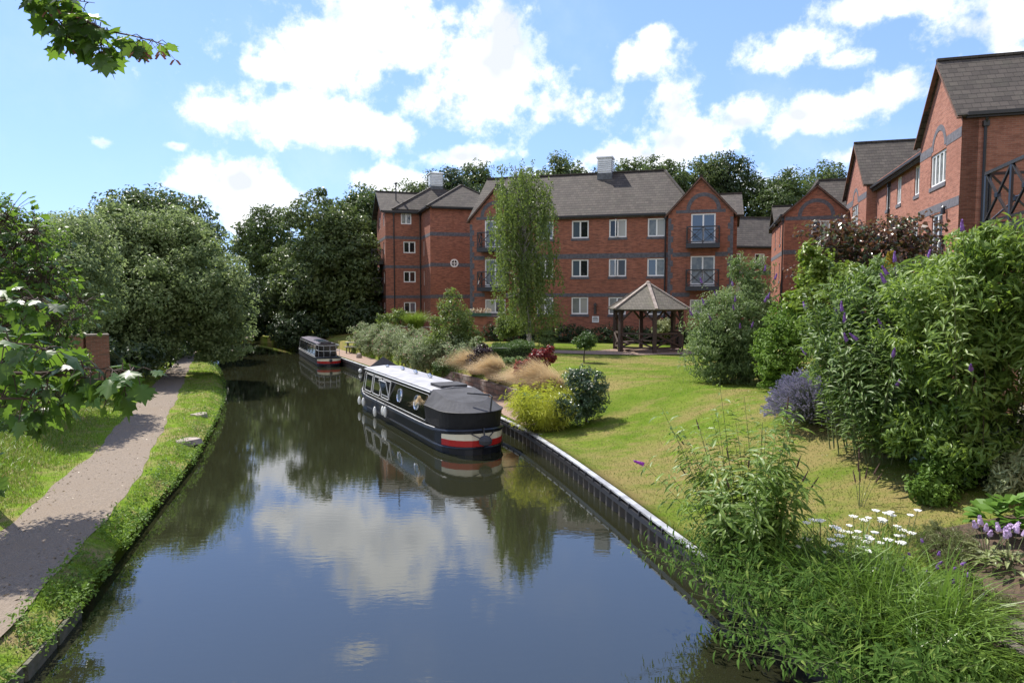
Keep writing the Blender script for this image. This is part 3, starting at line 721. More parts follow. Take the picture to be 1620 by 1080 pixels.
def link_block():
    z0 = 1.5; F = Fr((19.6, 63.5), (.985, .17), z0); he = EYE + 4.85 - z0; hp = EYE + 7.8 - z0
    t = thing('apartment_block', 'low red brick block with grey roof in the gap between two taller blocks', 'building', F.P(4, 0, 0))
    b = MB(); ops = [(x - .5, x + .5, h, h + 1.1) for x in (1.2, 3.6, 6.2) for h in (he - 1.9, he - 4.6)]
    wall(b, F, 0, 9, 0, he, ops); b.face([F.P(0, 0, 0), F.P(0, he, 0), F.P(0, he, -7), F.P(0, 0, -7)]); b.face([F.P(9, 0, 0), F.P(9, 0, -7), F.P(9, he, -7), F.P(9, he, 0)]); b.face([F.P(0, 0, -7), F.P(9, 0, -7), F.P(9, he, -7), F.P(0, he, -7)])
    b.build('wall', BRICK, t)
    for o in ops: window(F, o, 0, t)
    r = MB(); roof_gable_u(r, F, 0, 9, 0, -7, he, hp, hipL=3.3); r.build('roof', TILE, t); gutter(F, 0, 9, he - .12, .2, t); band(F, 0, 9, he - 2.7, he - 2.4, 0, t)
link_block()
def near_block():
    z0 = 1.5; F = Fr((10.83, 14.5), (-.28, -.96), z0); he = 11.6 - z0
    t = thing('apartment_block', 'brick corner and black balcony railing at the right edge above the shrubs', 'building', F.P(2, 0, 0))
    b = MB(); op = [(1.4, 2.9, EYE + 1.45 - z0, EYE + 3.5 - z0)]
    wall(b, F, 0, 8, 0, he, op); b.face([F.P(0, 0, 0), F.P(0, he, 0), F.P(0, he, -7), F.P(0, 0, -7)]); b.face([F.P(8, 0, 0), F.P(8, 0, -7), F.P(8, he, -7), F.P(8, he, 0)]); b.face([F.P(0, 0, -7), F.P(8, 0, -7), F.P(8, he, -7), F.P(0, he, -7)])
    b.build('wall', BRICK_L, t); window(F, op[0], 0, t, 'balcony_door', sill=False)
    q = MB()
    for k in range(24): fbox(q, F, 0.001, (.34 if k % 2 else .2), .42 * k, .42 * k + .41, -.05, .012)
    q.build('quoin', mat('buff_brick', col=(.3, .26, .2), rough=.9, noise=4), t)
    r = MB(); roof_gable_u(r, F, 0, 8, 0, -7, he, he + 2.8); r.build('roof', TILE, t)
    h = EYE + 1.42 - z0; pj = 1.08
    s_ = MB(); fbox(s_, F, .8, 4.6, h - .2, h - .02, 0, pj); s_ = s_.build('balcony', BLACKM, t)
    rb = MB(); xrail(rb, F.P(.85, h, pj - .03), F.P(4.55, h, pj - .03), 1.06, 3, th=.05); xrail(rb, F.P(.85, h, .05), F.P(.85, h, pj - .1), 1.06, 1, th=.045)
    rb.build('railing', mat('gloss_black', col=(.02, .022, .026), rough=.22), s_)
    for a in (.9, 4.5): p = MB(); fbox(p, F, a - .06, a + .06, 0, h - .2, pj - .15, pj - .03); p.build('post', BLACKM, t)
near_block()

# ---------------------------------------------------------------- narrowboats
HULLM = mat('hull_black', col=(.007, .008, .012), rough=.3, spec=.5, noise=2, col2=(.014, .016, .022))
CABINM = mat('cabin_gloss_black', col=(.008, .009, .008), rough=.1, spec=.6)
CREAM = mat('cream_paint', col=(.72, .66, .5), rough=.35); REDP = mat('red_paint', col=(.42, .015, .012), rough=.35)
ROOFP = mat('pale_roof_paint', col=(.33, .33, .35), rough=.6, noise=2, col2=(.23, .23, .25))
CANVAS = mat('black_canvas', col=(.011, .011, .013), rough=.6, spec=.3, noise=3, col2=(.016, .016, .018), bump=(4, .5, .04))
CANVASG = mat('sunlit_grey_canvas', col=(.075, .075, .082), rough=.8, spec=.15, noise=2, col2=(.055, .055, .06), bump=(3, .5, .04))  # hood top: sunlight on black canvas put into this grey; plain grey elsewhere
CHROME = mat('pale_trim', col=(.6, .6, .6), rough=.35); BRASS = mat('chrome', col=(.6, .62, .65), rough=.2, metal=.9)
FENDM = mat('white_rubber', col=(.75, .75, .72), rough=.5); ROPE = mat('rope', col=(.05, .05, .055), rough=.9)
class BF:                      # boat frame: y from the stern forward, x to starboard
    def __init__(s, p, d): s.p = Vector((p[0], p[1], 0)); s.d = Vector((d[0], d[1], 0)).normalized(); s.x = Vector((s.d.y, -s.d.x, 0))
    def __call__(s, x, y, z): return s.p + s.x * x + s.d * y + Vector((0, 0, z))
def hull_w(y, L, hw=1.03):
    w = hw
    if y < 1.25: w = hw * math.sqrt(max(0, 1 - ((1.25 - y) / 1.25) ** 2)) ** .8
    if y > L - 3: w = hw * max(0.03, 1 - ((y - L + 3) / 3) ** 2.2)
    return max(w, .02)
def narrowboat(F, L, name_label, hood, cab0, cab1):
    t = thing('narrowboat', name_label, 'canal boat', F(0, L / 2, 0))
    ys = [0, .03, .12, .28, .5, .8, 1.25, 2, 3, 5, 7, L - 3, L - 2.3, L - 1.6, L - 1, L - .5, L - .15, L]
    def sheer(y): return .62 + .14 * (max(0, 1 - y / 2.5)) ** 1.5 + .3 * max(0, (y - L + 3) / 3) ** 1.6
    def strip(b, z0f, z1f, ya, yb, m=0, off=0.0, in0=1.0, in1=1.0):
        yy = [y for y in ys if ya <= y <= yb]
        for sgn in (-1, 1):
            for i in range(len(yy) - 1):
                p, q = yy[i], yy[i + 1]
                b.face([F(sgn * (hull_w(p, L) * in0 + off), p - (off if p < .1 else 0), z0f(p)), F(sgn * (hull_w(q, L) * in0 + off), q, z0f(q)), F(sgn * (hull_w(q, L) * in1 + off), q, z1f(q)), F(sgn * (hull_w(p, L) * in1 + off), p - (off if p < .1 else 0), z1f(p))], m)
        if ya <= 0: b.face([F(s_ * (hull_w(0, L) * k_ + off), -off, zf(0)) for s_, k_, zf in ((-1, in0, z0f), (1, in0, z0f), (1, in1, z1f), (-1, in1, z1f))], m)
    b = MB(); c = lambda v: (lambda y: v)
    strip(b, c(-.35), c(.2), 0, L, in0=.93, in1=1.0); strip(b, c(.2), sheer, 0, L)
    for i in range(len(ys) - 1):     # deck
        p, q = ys[i], ys[i + 1]
        b.face([F(-hull_w(p, L), p, sheer(p) - .01), F(hull_w(p, L), p, sheer(p) - .01), F(hull_w(q, L), q, sheer(q) - .01), F(-hull_w(q, L), q, sheer(q) - .01)])
    h = b.build('hull', HULLM, t, smooth=False)
    for z, w in (((lambda y: sheer(y) - .04), .05), (c(.2), .035)):
        b = MB()
        for sgn in (-1, 1):
            b.tube([F(sgn * (hull_w(y, L) + .012), y - .012, z(y)) for y in ys], w, 6)
        b.build('rubbing_strake', HULLM, h)
    b = MB()
    for sgn in (-1, 1): b.tube([F(sgn * (hull_w(y, L) - .01), y, sheer(y) + .012) for y in ys if y > 1.2], .014, 5)
    b.build('gunwale_line', CHROME, h)
    b = MB(); strip(b, lambda y: .43, lambda y: sheer(y) - .13, 0, .8, off=.006); b.build('cream_band', CREAM, h)
    b = MB(); strip(b, lambda y: .245, lambda y: .43, 0, .8, off=.006); b.build('red_band', REDP, h)
    # cabin
    zr, zb, wb, wt = 1.66, .63, .93, .78
    sec = lambda y: [F(-wb, y, zb), F(-wt, y, zr - .06), F(-wt + .1, y, zr), F(0, y, zr + .05), F(wt - .1, y, zr), F(wt, y, zr - .06), F(wb, y, zb)]
    b = MB(); A, B_ = sec(cab0), sec(cab1); b.hexa(A, B_); cb = b.build('cabin', CABINM, t)
    b = MB()
    for y0, y1 in ((cab0 - .02, cab1 + .02),):
        P0 = [F(-wt + .03, y0, zr + .002), F(0, y0, zr + .075), F(wt - .03, y0, zr + .002)]; P1 = [F(-wt + .03, y1, zr + .002), F(0, y1, zr + .075), F(wt - .03, y1, zr + .002)]
        b.hexa(P0 + [F(wt - .03, y0, zr - .03), F(-wt + .03, y0, zr - .03)], P1 + [F(wt - .03, y1, zr - .03), F(-wt + .03, y1, zr - .03)])
    rf = b.build('roof', ROOFP if hood else mat('dark_roof_paint', col=(.1, .085, .12), rough=.4, noise=2), t)
    b = MB()
    for s_ in (-1, 1): b.tube([F(s_ * (wt + .02), cab0, zr - .05), F(s_ * (wt + .02), cab1, zr - .05)], .025, 6)
    b.build('handrail', CHROME if hood else HULLM, rf)
    side = lambda s_, y, z, o=.012: F(s_ * (wb + (wt - wb) * (z - zb) / (zr - .06 - zb) + o), y, z)
    b = MB()
    for s_ in (-1, 1):
        for z in (zb + .08, zr - .15): b.bar(side(s_, cab0 + .1, z), side(s_, cab1 - .1, z), .016, .012)
        for y in (cab0 + .1, cab1 - .1): b.bar(side(s_, y, zb + .08), side(s_, y, zr - .15), .016, .012)
    b.build('coach_line', CHROME, cb)
    def win(y0, y1, tilt):
        z0, z1 = zb + .17, zr - .2
        for s_ in (-1, 1):
            b = MB(); g = MB()
            q = [side(s_, y0, z0), side(s_, y1, z0), side(s_, y1, z1), side(s_, y0, z1)]
            for k in range(4): b.bar(q[k], q[(k + 1) % 4], .035, .03)
            g.face([p + F.x * s_ * .004 for p in q])
            if tilt:
                w = [side(s_, y0 + .03, z0 + .1), side(s_, y1 - .03, z0 + .1), side(s_, y1 - .03, z1, .2), side(s_, y0 + .03, z1, .2)]
                for k in range(4): b.bar(w[k], w[(k + 1) % 4], .03, .03)
                g.face(w)
            w = b.build('window', CHROME if hood else BLACKM, cb); g.build('pane', PANES[0], w)
    def port(y):
        zc = (zb + zr) / 2 - .02; n = 20
        for s_ in (-1, 1):
            b = MB(); g = MB()
            pts = [side(s_, y + .22 * math.cos(6.2832 * k / n), zc + .22 * math.sin(6.2832 * k / n)) for k in range(n + 1)]
            b.tube(pts, .03, 6); g.face([p + F.x * s_ * .006 for p in pts[:-1]])
            w = b.build('porthole', BRASS, cb); g.build('pane', PANES[2], w)
    if hood:
        for y0, tl in ((cab1 - 1.35, 0), (cab1 - 2.55, 0), (cab1 - 3.75, 1)): win(y0, y0 + .95, tl)
        port(cab0 + 3.0); port(cab0 + 1.15)
        for k in range(7):
            b = MB(); y = cab1 - .9 - k * .72 - .2 * (k % 2); x = (-.1, .25, .1, .3, .15, .35, .2)[k]
            b.lathe(F(x, y, zr + .05), [(.05, 0), (.05, .05), (.085, .06), (.07, .1), (.01, .115)], 12); b.build('roof_vent', BRASS, rf)
        b = MB(); b.box(0, 0, 0, 0, 0, 0); b = MB()
        q = [(-.42, cab0 + .05), (.5, cab0 + .05), (.5, cab0 + 1.0), (-.42, cab0 + 1.0)]; b.hexa([F(x, y, zr + .04) for x, y in q], [F(x, y, zr + .12) for x, y in q]); b.build('sliding_hatch', CANVASG, rf)
        # pram hood over the stern
        n = 22
        def ring(k, back, front):
            m_ = n - 4; out = [(-k, front), (-k, (front + back + k) / 2)]
            for j in range(m_ + 1):
                th = math.pi * j / m_; out.append((-k * math.cos(th), back + k * .95 - k * .95 * math.sin(th)))
            return out + [(k, (front + back + k) / 2), (k, front)]
        r0 = ring(.95, .1, cab0 + .02); r1 = ring(1.0, .03, cab0 + .0); r2 = ring(.7, .62, cab0 + .02); n = len(r0) - 1
        z2 = lambda y: 1.46 + .23 * min(1, max(0, (y - .6) / 1.5))
        b = MB()
        for j in range(n):
            wv = lambda i: .015 * math.sin(i * 2.3)
            b.face([F(r0[j][0], r0[j][1], .68), F(r0[j + 1][0], r0[j + 1][1], .68), F(r1[j + 1][0] + wv(j + 1), r1[j + 1][1], 1.24), F(r1[j][0] + wv(j), r1[j][1], 1.24)])
        hd = b.build('canvas_hood', CANVAS, t, smooth=True)
        b = MB()
        for j in range(n):
            b.face([F(r1[j][0] * 1.015, r1[j][1] - .015, 1.225), F(r1[j + 1][0] * 1.015, r1[j + 1][1] - .015, 1.225), F(r2[j + 1][0], r2[j + 1][1], z2(r2[j + 1][1])), F(r2[j][0], r2[j][1], z2(r2[j][1]))])
        b.face([F(x, y, z2(y)) for x, y in r2])
        b.build('hood_top', CANVASG, hd)
        b = MB(); b.tube([F(r1[j][0] * 1.02, r1[j][1] - .02, 1.23) for j in range(n + 1)], .018, 5); b.build('piping', CANVAS, hd)
        b = MB(); b.tube([F(.3, .12, 1.2), F(.38, .16, 1.66), F(.36, .28, 1.7), F(-.05, .5, 1.74), F(-.22, .62, 1.75)], .028, 7); b.build('tiller', BLACKM, t)
        b = MB()
        tb = F(0, L - 2.0, zr - .35)
        for s_ in (-1, 1): b.face([F(s_ * .8, cab1 - .02, zr - .1), F(0, cab1 + .1, zr + .42), F(0, cab1 + 2.0, sheer(L - 1) + .25), F(s_ * .55, cab1 + 1.9, sheer(L - 1))])
        b.face([F(-.8, cab1 - .02, zr - .1), F(.8, cab1 - .02, zr - .1), F(0, cab1 + .1, zr + .42)])
        b.build('cratch_cover', CANVASG, t)
        b = MB()    # rope stern fender
        b.lathe(F(0, -.2, .3), [(.05, 0), (.17, .05), (.2, .16), (.14, .26), (.05, .3)], 12); b.tube([F(0, -.16, .55), F(.02, -.06, .66), F(.05, .0, .78)], .022, 6)
        b.tube([F(-.02, -.2, .45), F(-.5, .12, .72)], .018, 6); b.tube([F(.02, -.2, .45), F(.5, .12, .72)], .018, 6); b.build('stern_fender', ROPE, h)
    else:
        for k in range(6): win(cab1 - 1.9 - k * 1.7, cab1 - .9 - k * 1.7, 0)
        b = MB(); q = [(-.45, cab0 + .0), (.45, cab0 + .0), (.45, cab0 + .9), (-.45, cab0 + .9)]; b.hexa([F(x, y, zr + .04) for x, y in q], [F(x, y, zr + .13) for x, y in q]); b.build('sliding_hatch', HULLM, rf)
        for k in range(3):
            b = MB(); y = cab0 + 1.6 + k * 1.1; b.hexa([F(x, y + yy, zr + .05) for x, yy in ((-.4, 0), (.4, 0), (.4, .8), (-.4, .8))], [F(x, y + yy, zr + .1) for x, yy in ((-.4, 0), (.4, 0), (.4, .8), (-.4, .8))]); b.build('solar_panel', PANES[2], rf)
        b = MB()
        for z in (1.2, 1.62):
            b.tube([F(-.82, cab0 - .05, z), F(-.85, .75, z), F(-.5, .28, z), F(.5, .28, z), F(.85, .75, z), F(.82, cab0 - .05, z)], .025, 6)
        for x, y in ((-.85, .75), (-.5, .28), (0, .26), (.5, .28), (.85, .75)): b.tube([F(x, y, .66), F(x, y, 1.62)], .022, 6)
        b.build('stern_rail', mat('grey_rail', col=(.32, .32, .33), rough=.4), t)
        b = MB(); b.tube([F(0, .1, .7), F(.02, .15, 1.0), F(.1, .6, 1.2), F(.12, 1.1, 1.22)], .03, 6); b.build('tiller', BLACKM, t)
        b = MB(); b.lathe(F(0, -.12, .38), [(.04, 0), (.12, .05), (.12, .2), (.04, .26)], 10); b.build('stern_fender', ROPE, h)
    return t
B1 = BF((-.86, 19.75), (-.45, .893))
narrowboat(B1, 12.2, 'long black narrowboat with pale roof and black canvas hood moored by the planted bank', True, 2.25, 10.2)
B2 = BF((-12.35, 45.0), (-.41, .912))
FB = narrowboat(B2, 15, 'distant dark narrowboat with stern railing moored beyond the long hedge', False, 2.3, 13)
FB.scale = (.8, .8, .86); FB.location = B2(0, 6.0, 0) + Vector((.35, 0, 0))
fl = [('white oval fender hanging nearest the bow of the black narrowboat', 9.9, .33, 1.0), ('white oval fender hanging second from the bow of the black narrowboat', 9.25, .36, 1.0), ('white oval fender hanging low, almost touching the water, mid-row on the black narrowboat', 7.55, .22, 1.15),
      ('white fender hanging nearest the stern of the black narrowboat', 6.15, .42, 1.15), ('pale fender hanging just ahead of the sternmost fender of the black narrowboat', 6.45, .42, 1.0)]
for lab, y, z, k in fl:
    p = B1(-1.03 - .1, y, z); t = thing('fender', lab, 'boat fender', p - Vector((0, 0, .17)), 'white fenders along the black narrowboat')
    b = MB(); b.lathe(p, [(.015, -.17 * k), (.05, -.14 * k), (.075, -.05 * k), (.07, .04 * k), (.045, .13 * k), (.015, .17 * k)], 12); b.build('body', FENDM, t, smooth=True)
    b = MB(); b.tube([p + Vector((0, 0, .18 * k)), B1(-1.05, y, .66), B1(-.93, y, .68)], .012, 5); b.build('rope', ROPE, t)

# ---------------------------------------------------------------- gazebo
def gazebo():
    g0 = GZ; t = thing('gazebo', 'hexagonal dark timber gazebo with weathered shingle roof on the gravel', 'gazebo', g0); Rr = 1.9
    V = [Vector((math.sin(R(60 * k)) * Rr, -math.cos(R(60 * k)) * Rr, 0)) for k in range(6)]
    for k in range(6):
        b = MB(); p = g0 + V[k]; d = V[k].normalized(); s_ = Vector((-d.y, d.x, 0))
        b.hexa([p + x * d * .1 + y * s_ * .1 - Vector((0, 0, .2)) for x, y in ((-1, -1), (1, -1), (1, 1), (-1, 1))], [p + x * d * .1 + y * s_ * .1 + Vector((0, 0, 2.25)) for x, y in ((-1, -1), (1, -1), (1, 1), (-1, 1))])
        b.build('post', TIMBER, t)
    up = lambda z: Vector((0, 0, z))
    for k in range(6):
        p, q = g0 + V[k], g0 + V[(k + 1) % 6]; e = (q - p).normalized(); b = MB(); b.bar(p + up(2.28), q + up(2.28), .12, .18); b.build('beam', TIMBER, t)
        b = MB(); b.bar(p + up(1.7) + e * .09, p + up(2.2) + e * .62, .09); b.build('brace', TIMBER, t); b = MB(); b.bar(q + up(1.7) - e * .09, q + up(2.2) - e * .62, .09); b.build('brace', TIMBER, t)
        if k in (0, 5, 1, 4):
            b = MB(); b.bar(p + up(.98) + e * .1, q + up(.98) - e * .1, .07, .1); b.bar(p + up(.22) + e * .1, q + up(.22) - e * .1, .07, .1)
            b.bar(p + up(.27) + e * .1, q + up(.92) - e * .1, .06, .09); n = Vector((e.y, -e.x, 0)) * .065
            b.bar(p + up(.92) + e * .1 + n, q + up(.27) - e * .1 + n, .06, .09); b.build('rail', TIMBER, t)
    b = MB(); ap = g0 + up(3.72); ev = [g0 + V[k] * 1.24 + up(2.3) for k in range(6)]
    for k in range(6): b.slab([ev[k], ev[(k + 1) % 6], ap], .07)
    rf = b.build('roof', TILE_O, t)
    b = MB()
    for k in range(6): b.bar(ev[k] + up(.03), ap + up(.03), .16, .07)
    b.lathe(ap, [(.16, -.06), (.13, .06), (.03, .12)], 8); b.build('ridge_tile', STONE, rf)
    b = MB(); pts = [g0 + V[k] * .78 + up(.42) for k in (1, 2, 3, 4, 5)]
    for k in range(4): b.bar(pts[k], pts[k + 1], .35, .05)
    b.build('bench', TIMBER, t)
gazebo()

# ---------------------------------------------------------------- garden walls, bin, signs, small things
def rough_wall(name, label, cat, pts, z0, h, th, m, cap=None, group=None):
    t = thing(name, label, cat, Vector((*pts[0][:2], z0)), group); b = MB()
    for i in range(len(pts) - 1):
        a, c = Vector((*pts[i][:2], 0)), Vector((*pts[i + 1][:2], 0)); d = (c - a).normalized(); n = Vector((-d.y, d.x, 0)) * th / 2
        b.hexa([a - n + Vector((0, 0, z0 - .3)), c - n + Vector((0, 0, z0 - .3)), c + n + Vector((0, 0, z0 - .3)), a + n + Vector((0, 0, z0 - .3))], [a - n + Vector((0, 0, z0 + h)), c - n + Vector((0, 0, z0 + h)), c + n + Vector((0, 0, z0 + h)), a + n + Vector((0, 0, z0 + h))])
    b.build('masonry', m, t)
    if cap:
        b = MB()
        for i in range(len(pts) - 1):
            a, c = Vector((*pts[i][:2], z0 + h + .03)), Vector((*pts[i + 1][:2], z0 + h + .03)); b.bar(a, c, th + .08, .06)
        b.build('coping', cap, t)
    return t
def stone_build(g):
    uv = g.n('ShaderNodeTexCoord').outputs['UV']
    bt = g.n('ShaderNodeTexBrick', {'Vector': uv, 'Color1': (.3, .26, .24, 1), 'Color2': (.2, .1, .075, 1), 'Mortar': (.1, .09, .08, 1), 'Scale': 1., 'Mortar Size': .02, 'Brick Width': .5, 'Row Height': .2})
    c = g.mix(g.math('MULTIPLY', g.ramp(g.noise(uv, 3, 5, .7), .4, .65), .7), bt.outputs[0], (.1, .085, .075))
    bp = g.n('ShaderNodeBump', {'Height': g.noise(uv, 7, 5, .7), 'Strength': .8, 'Distance': .06}).outputs[0]
    return g.n('ShaderNodeBsdfPrincipled', {'Base Color': c, 'Roughness': .95, 'Normal': bp}).outputs[0]
STW = mat('stone_wall', stone_build)
yy = [23.6, 25, 26.5, 28, 30, 32, 34]
rough_wall('retaining_wall', 'low stone and brick retaining wall below the tan grasses', 'garden wall', [(float(xr(y)) + 1.9, y) for y in yy], .5, .5, .3, STW)
def w2(px0, px1, Y0, Y1): a, b = at(px0, 500, Y0), at(px1, 500, Y1); return [(a.x, a.y), (b.x, b.y)]
rough_wall('terrace_wall', 'red brick terrace wall under the left gable of the apartment block', 'garden wall', w2(746, 800, 47.6, 46.6), 1.5, 1.75, .25, BRICK, GREYB)
rough_wall('planter_wall', 'small red brick planter wall holding the bright fountain grass', 'garden wall', w2(638, 690, 46.5, 46.0), 1.3, 1.25, .6, BRICK, STONE)
rough_wall('brick_wall', 'curved old brick parapet among the bushes left of the towpath', 'brick wall', [(-19.8, 27.6), (-18.6, 26.8), (-17.5, 26.4), (-16.6, 26.5), (-16.0, 27.0)], 1.5, 1.6, .34, BRICK_O, STONE)
rough_wall('garden_wall', 'tall shaded red brick wall behind the big butterfly bush', 'brick wall', [(13.6, 12), (13.2, 17), (11.5, 20.5), (12.2, 27)], 1.5, 2.1, .25, BRICK_O, GREYB)
def green_bin():
    p = Vector((.62, 23.2, .5)); t = thing('storage_bin', 'green plastic storage bin with black handle beside the yellow bamboo', 'bin', p)
    b = MB(); b.hexa([p + Vector((x * .33, y * .26, 0)) for x, y in ((-1, -1), (1, -1), (1, 1), (-1, 1))], [p + Vector((x * .4, y * .32, .72)) for x, y in ((-1, -1), (1, -1), (1, 1), (-1, 1))])
    GP = mat('green_plastic', col=(.06, .2, .16), rough=.45); b.build('body', GP, t)
    b = MB(); q = Vector((0, 0, .72)); b.hexa([p + q + Vector((x * .44, y * .36, 0)) for x, y in ((-1, -1), (1, -1), (1, 1), (-1, 1))], [p + q + Vector((x * .38, y * .3, .1)) for x, y in ((-1, -1), (1, -1), (1, 1), (-1, 1))]); l = b.build('lid', mat('pale_green_plastic', col=(.1, .3, .24), rough=.4), t)
    b = MB(); b.box(p.x - .05, p.x + .3, p.y - .12, p.y + .2, p.z + .825, p.z + .93); b.build('handle', BLACKM, l)
    p = Vector((1.15, 22.7, .55)); t = thing('garden_table', 'flat grey slate-topped table half buried in the yellow bamboo', 'table', p)
    b = MB(); b.slab([p + Vector((x * .42, y * .3, .62 + x * .04)) for x, y in ((-1, -1), (1, -1), (1, 1), (-1, 1))], .05); b.build('tabletop', mat('slate', col=(.2, .19, .185), rough=.7, noise=5), t)
    for x in (-.32, .32):
        for y in (-.2, .2):
            b = MB(); b.box(p.x + x - .03, p.x + x + .03, p.y + y - .03, p.y + y + .03, p.z - .2, p.z + .57); b.build('leg', TIMBER, t)
green_bin()
def sign():
    c = at(942, 505, 47.7); F = MF; a = (Vector((c.x, c.y, 0)) - F.o).dot(F.u); h = c.z - F.z0
    t = thing('notice_board', 'small white notice fixed low on the brick facade left of the gazebo', 'sign', F.P(a, h - .3, .02))
    b = MB(); fbox(b, F, a - .24, a + .24, h - .22, h + .22, .015, .05); b.build('panel', WHITE, t)
    b = MB()
    for k, (w, z) in enumerate(((.15, .12), (.19, .02), (.17, -.09))):
        for i in range(5): fbox(b, F, a - w + i * w * .4, a - w + i * w * .4 + w * .3, h + z - .025, h + z + .03, .05, .054)
    b.build('lettering', BLACKM, t)
    h += .72; t = thing('bird_feeder', 'dark slim feeder hung on the brick facade above the white notice', 'bird feeder', F.P(a, h - .4, .1))
    b = MB(); b.lathe(F.P(a, h - .35, .2), [(.14, 0), (.09, .05), (.08, .6), (.15, .62), (.03, .78)], 10); b.bar(F.P(a, h + .42, .0), F.P(a, h + .42, .2), .03); b.build('tube', mat('dark_mesh', col=(.04, .035, .03), rough=.6), t)
sign()
def bench_steps():
    p = Vector((-11.5, 50.2, .5)); t = thing('picnic_bench', 'pale wooden bench on the quay at the far end of the hedge', 'bench', p)
    for k, (z, w, d) in enumerate(((.75, .5, .0), (.45, .28, -.45), (.45, .28, .45))):
        b = MB(); b.box(p.x - .75, p.x + .75, p.y + d - w / 2, p.y + d + w / 2, p.z + z, p.z + z + .05); b.build('tabletop' if k == 0 else 'seat', mat('pale_timber', col=(.36, .34, .3), rough=.8, noise=4), t)
    for x in (-.6, .6):
        b = MB(); b.bar(p + Vector((x, -.5, 0)), p + Vector((x, -.1, .75)), .07); b.bar(p + Vector((x, .5, 0)), p + Vector((x, .1, .75)), .07); b.bar(p + Vector((x, -.5, .42)), p + Vector((x, .5, .42)), .06); b.build('leg', SLEEPER, t)
    for lab, px, py in (('small pale stone at the foot of the long hedge beside the quay', 568, 566),):
        q = gp(px, py, .5); b = MB(); b.lathe(q, [(.16, -.05), (.2, .1), (.16, .28), (.06, .34)], 9); o = b.build('boundary_stone', STONE); tag(o, lab, 'stone')
    q = gp(549, 585, .2); b = MB(); b.lathe(Vector((float(xr(q.y)) - .3, q.y, .1)), [(.02, -.1), (.11, -.03), (.12, .08), (.05, .18)], 10); tag(b.build('mooring_buoy', FENDM), 'white ball buoy floating against the quay between the two narrowboats', 'buoy')
bench_steps()
rs = random.Random(11)
for lab, px, py, sx in (('flat pale stone slab on the verge closest to the bridge', 296, 697, .36), ('flat pale stone slab on the verge, farther along the canal', 314, 656, .32)):
    p = gp(px, py, .44); b = MB(); n = 11
    ring = [(p.x + sx * (1 + rs.uniform(-.35, .3)) * math.cos(6.2832 * k / n), p.y + sx * 1.1 * (1 + rs.uniform(-.2, .2)) * math.sin(6.2832 * k / n)) for k in range(n)]
    b.hexa([(x, y, p.z - .1) for x, y in ring], [(p.x + (x - p.x) * .85, p.y + (y - p.y) * .85, p.z + .05 + rs.uniform(-.015, .015)) for x, y in ring]); tag(b.build('stone_slab', STONE), lab, 'stone slab', 'stone slabs on the towpath verge')
# stone coping blocks where the left bank is bare
k = 0
copl = ['mossy stone coping block at the bottom left corner of the canal', 'mossy stone coping block next along from the corner one', 'stone coping block third from the bridge, half under weeds', 'stone coping block fourth from the bridge, sunk in weeds']
y = 6.2
for lab in copl:
    y2 = y + .85; b = MB(); a, c = Vector((float(xl(y)) - .04, y, .06 + rs.uniform(-.02, .02))), Vector((float(xl(y2)) - .04 + rs.uniform(-.03, .03), y2 - .05, .06)); b.bar(a, c, .2, .3); tag(b.build('coping_block', mat('mossy_stone', col=(.13, .12, .09), rough=.95, noise=5, col2=(.07, .075, .04), bump=(9, .8, .04))), lab, 'coping stone', 'coping blocks along the towpath bank'); y = y2
def on(px, py):
    p = gp(px, py, 1.3)
    for _ in range(6): p = gp(px, py, float(zR(p.x, p.y)))
    return p
bed = [on(x, y) for x, y in ((1455, 845), (1485, 900), (1520, 960), (1545, 1020), (1560, 1080), (1575, 1150))]
def bedx(y): return np.interp(y, [p.y for p in reversed(bed)], [p.x for p in reversed(bed)])
yb = np.linspace(bed[-1].y, bed[0].y, 30)
strip('soil', [(float(bedx(y)) + .06 * math.sin(y * 9), y) for y in yb], [(float(bedx(y)) + 3.2, y) for y in yb], zR, mat('flower_bed_soil', col=(.1, .065, .042), rough=1., noise=9, col2=(.05, .034, .024), bump=(20, .9, .05)), lift=.03)
def sleepers():
    for i, (lab, p0, p1, z) in enumerate((('upper grey ribbed timber sleeper edging the flower bed at bottom right', (1578, 990), (1660, 1040), 1.38), ('lower grey timber sleeper edging the flower bed at bottom right', (1585, 1020), (1660, 1066), 1.22))):
        a, c = on(*p0), on(*p1); a.z += .1 - .09 * i; c.z = a.z; b = MB(); d = (c - a).normalized()
        b.bar(a, c, .13, .16); n = Vector((-d.y, d.x, 0))
        if n.y > 0: n = -n
        for k in range(5): b.bar(a + n * .068 + Vector((0, 0, -.06 + k * .03)), c + n * .068 + Vector((0, 0, -.06 + k * .03)), .012, .014)
        tag(b.build('timber_sleeper', SLEEPER), lab, 'timber edging', 'timber sleepers of the raised bed')
sleepers()

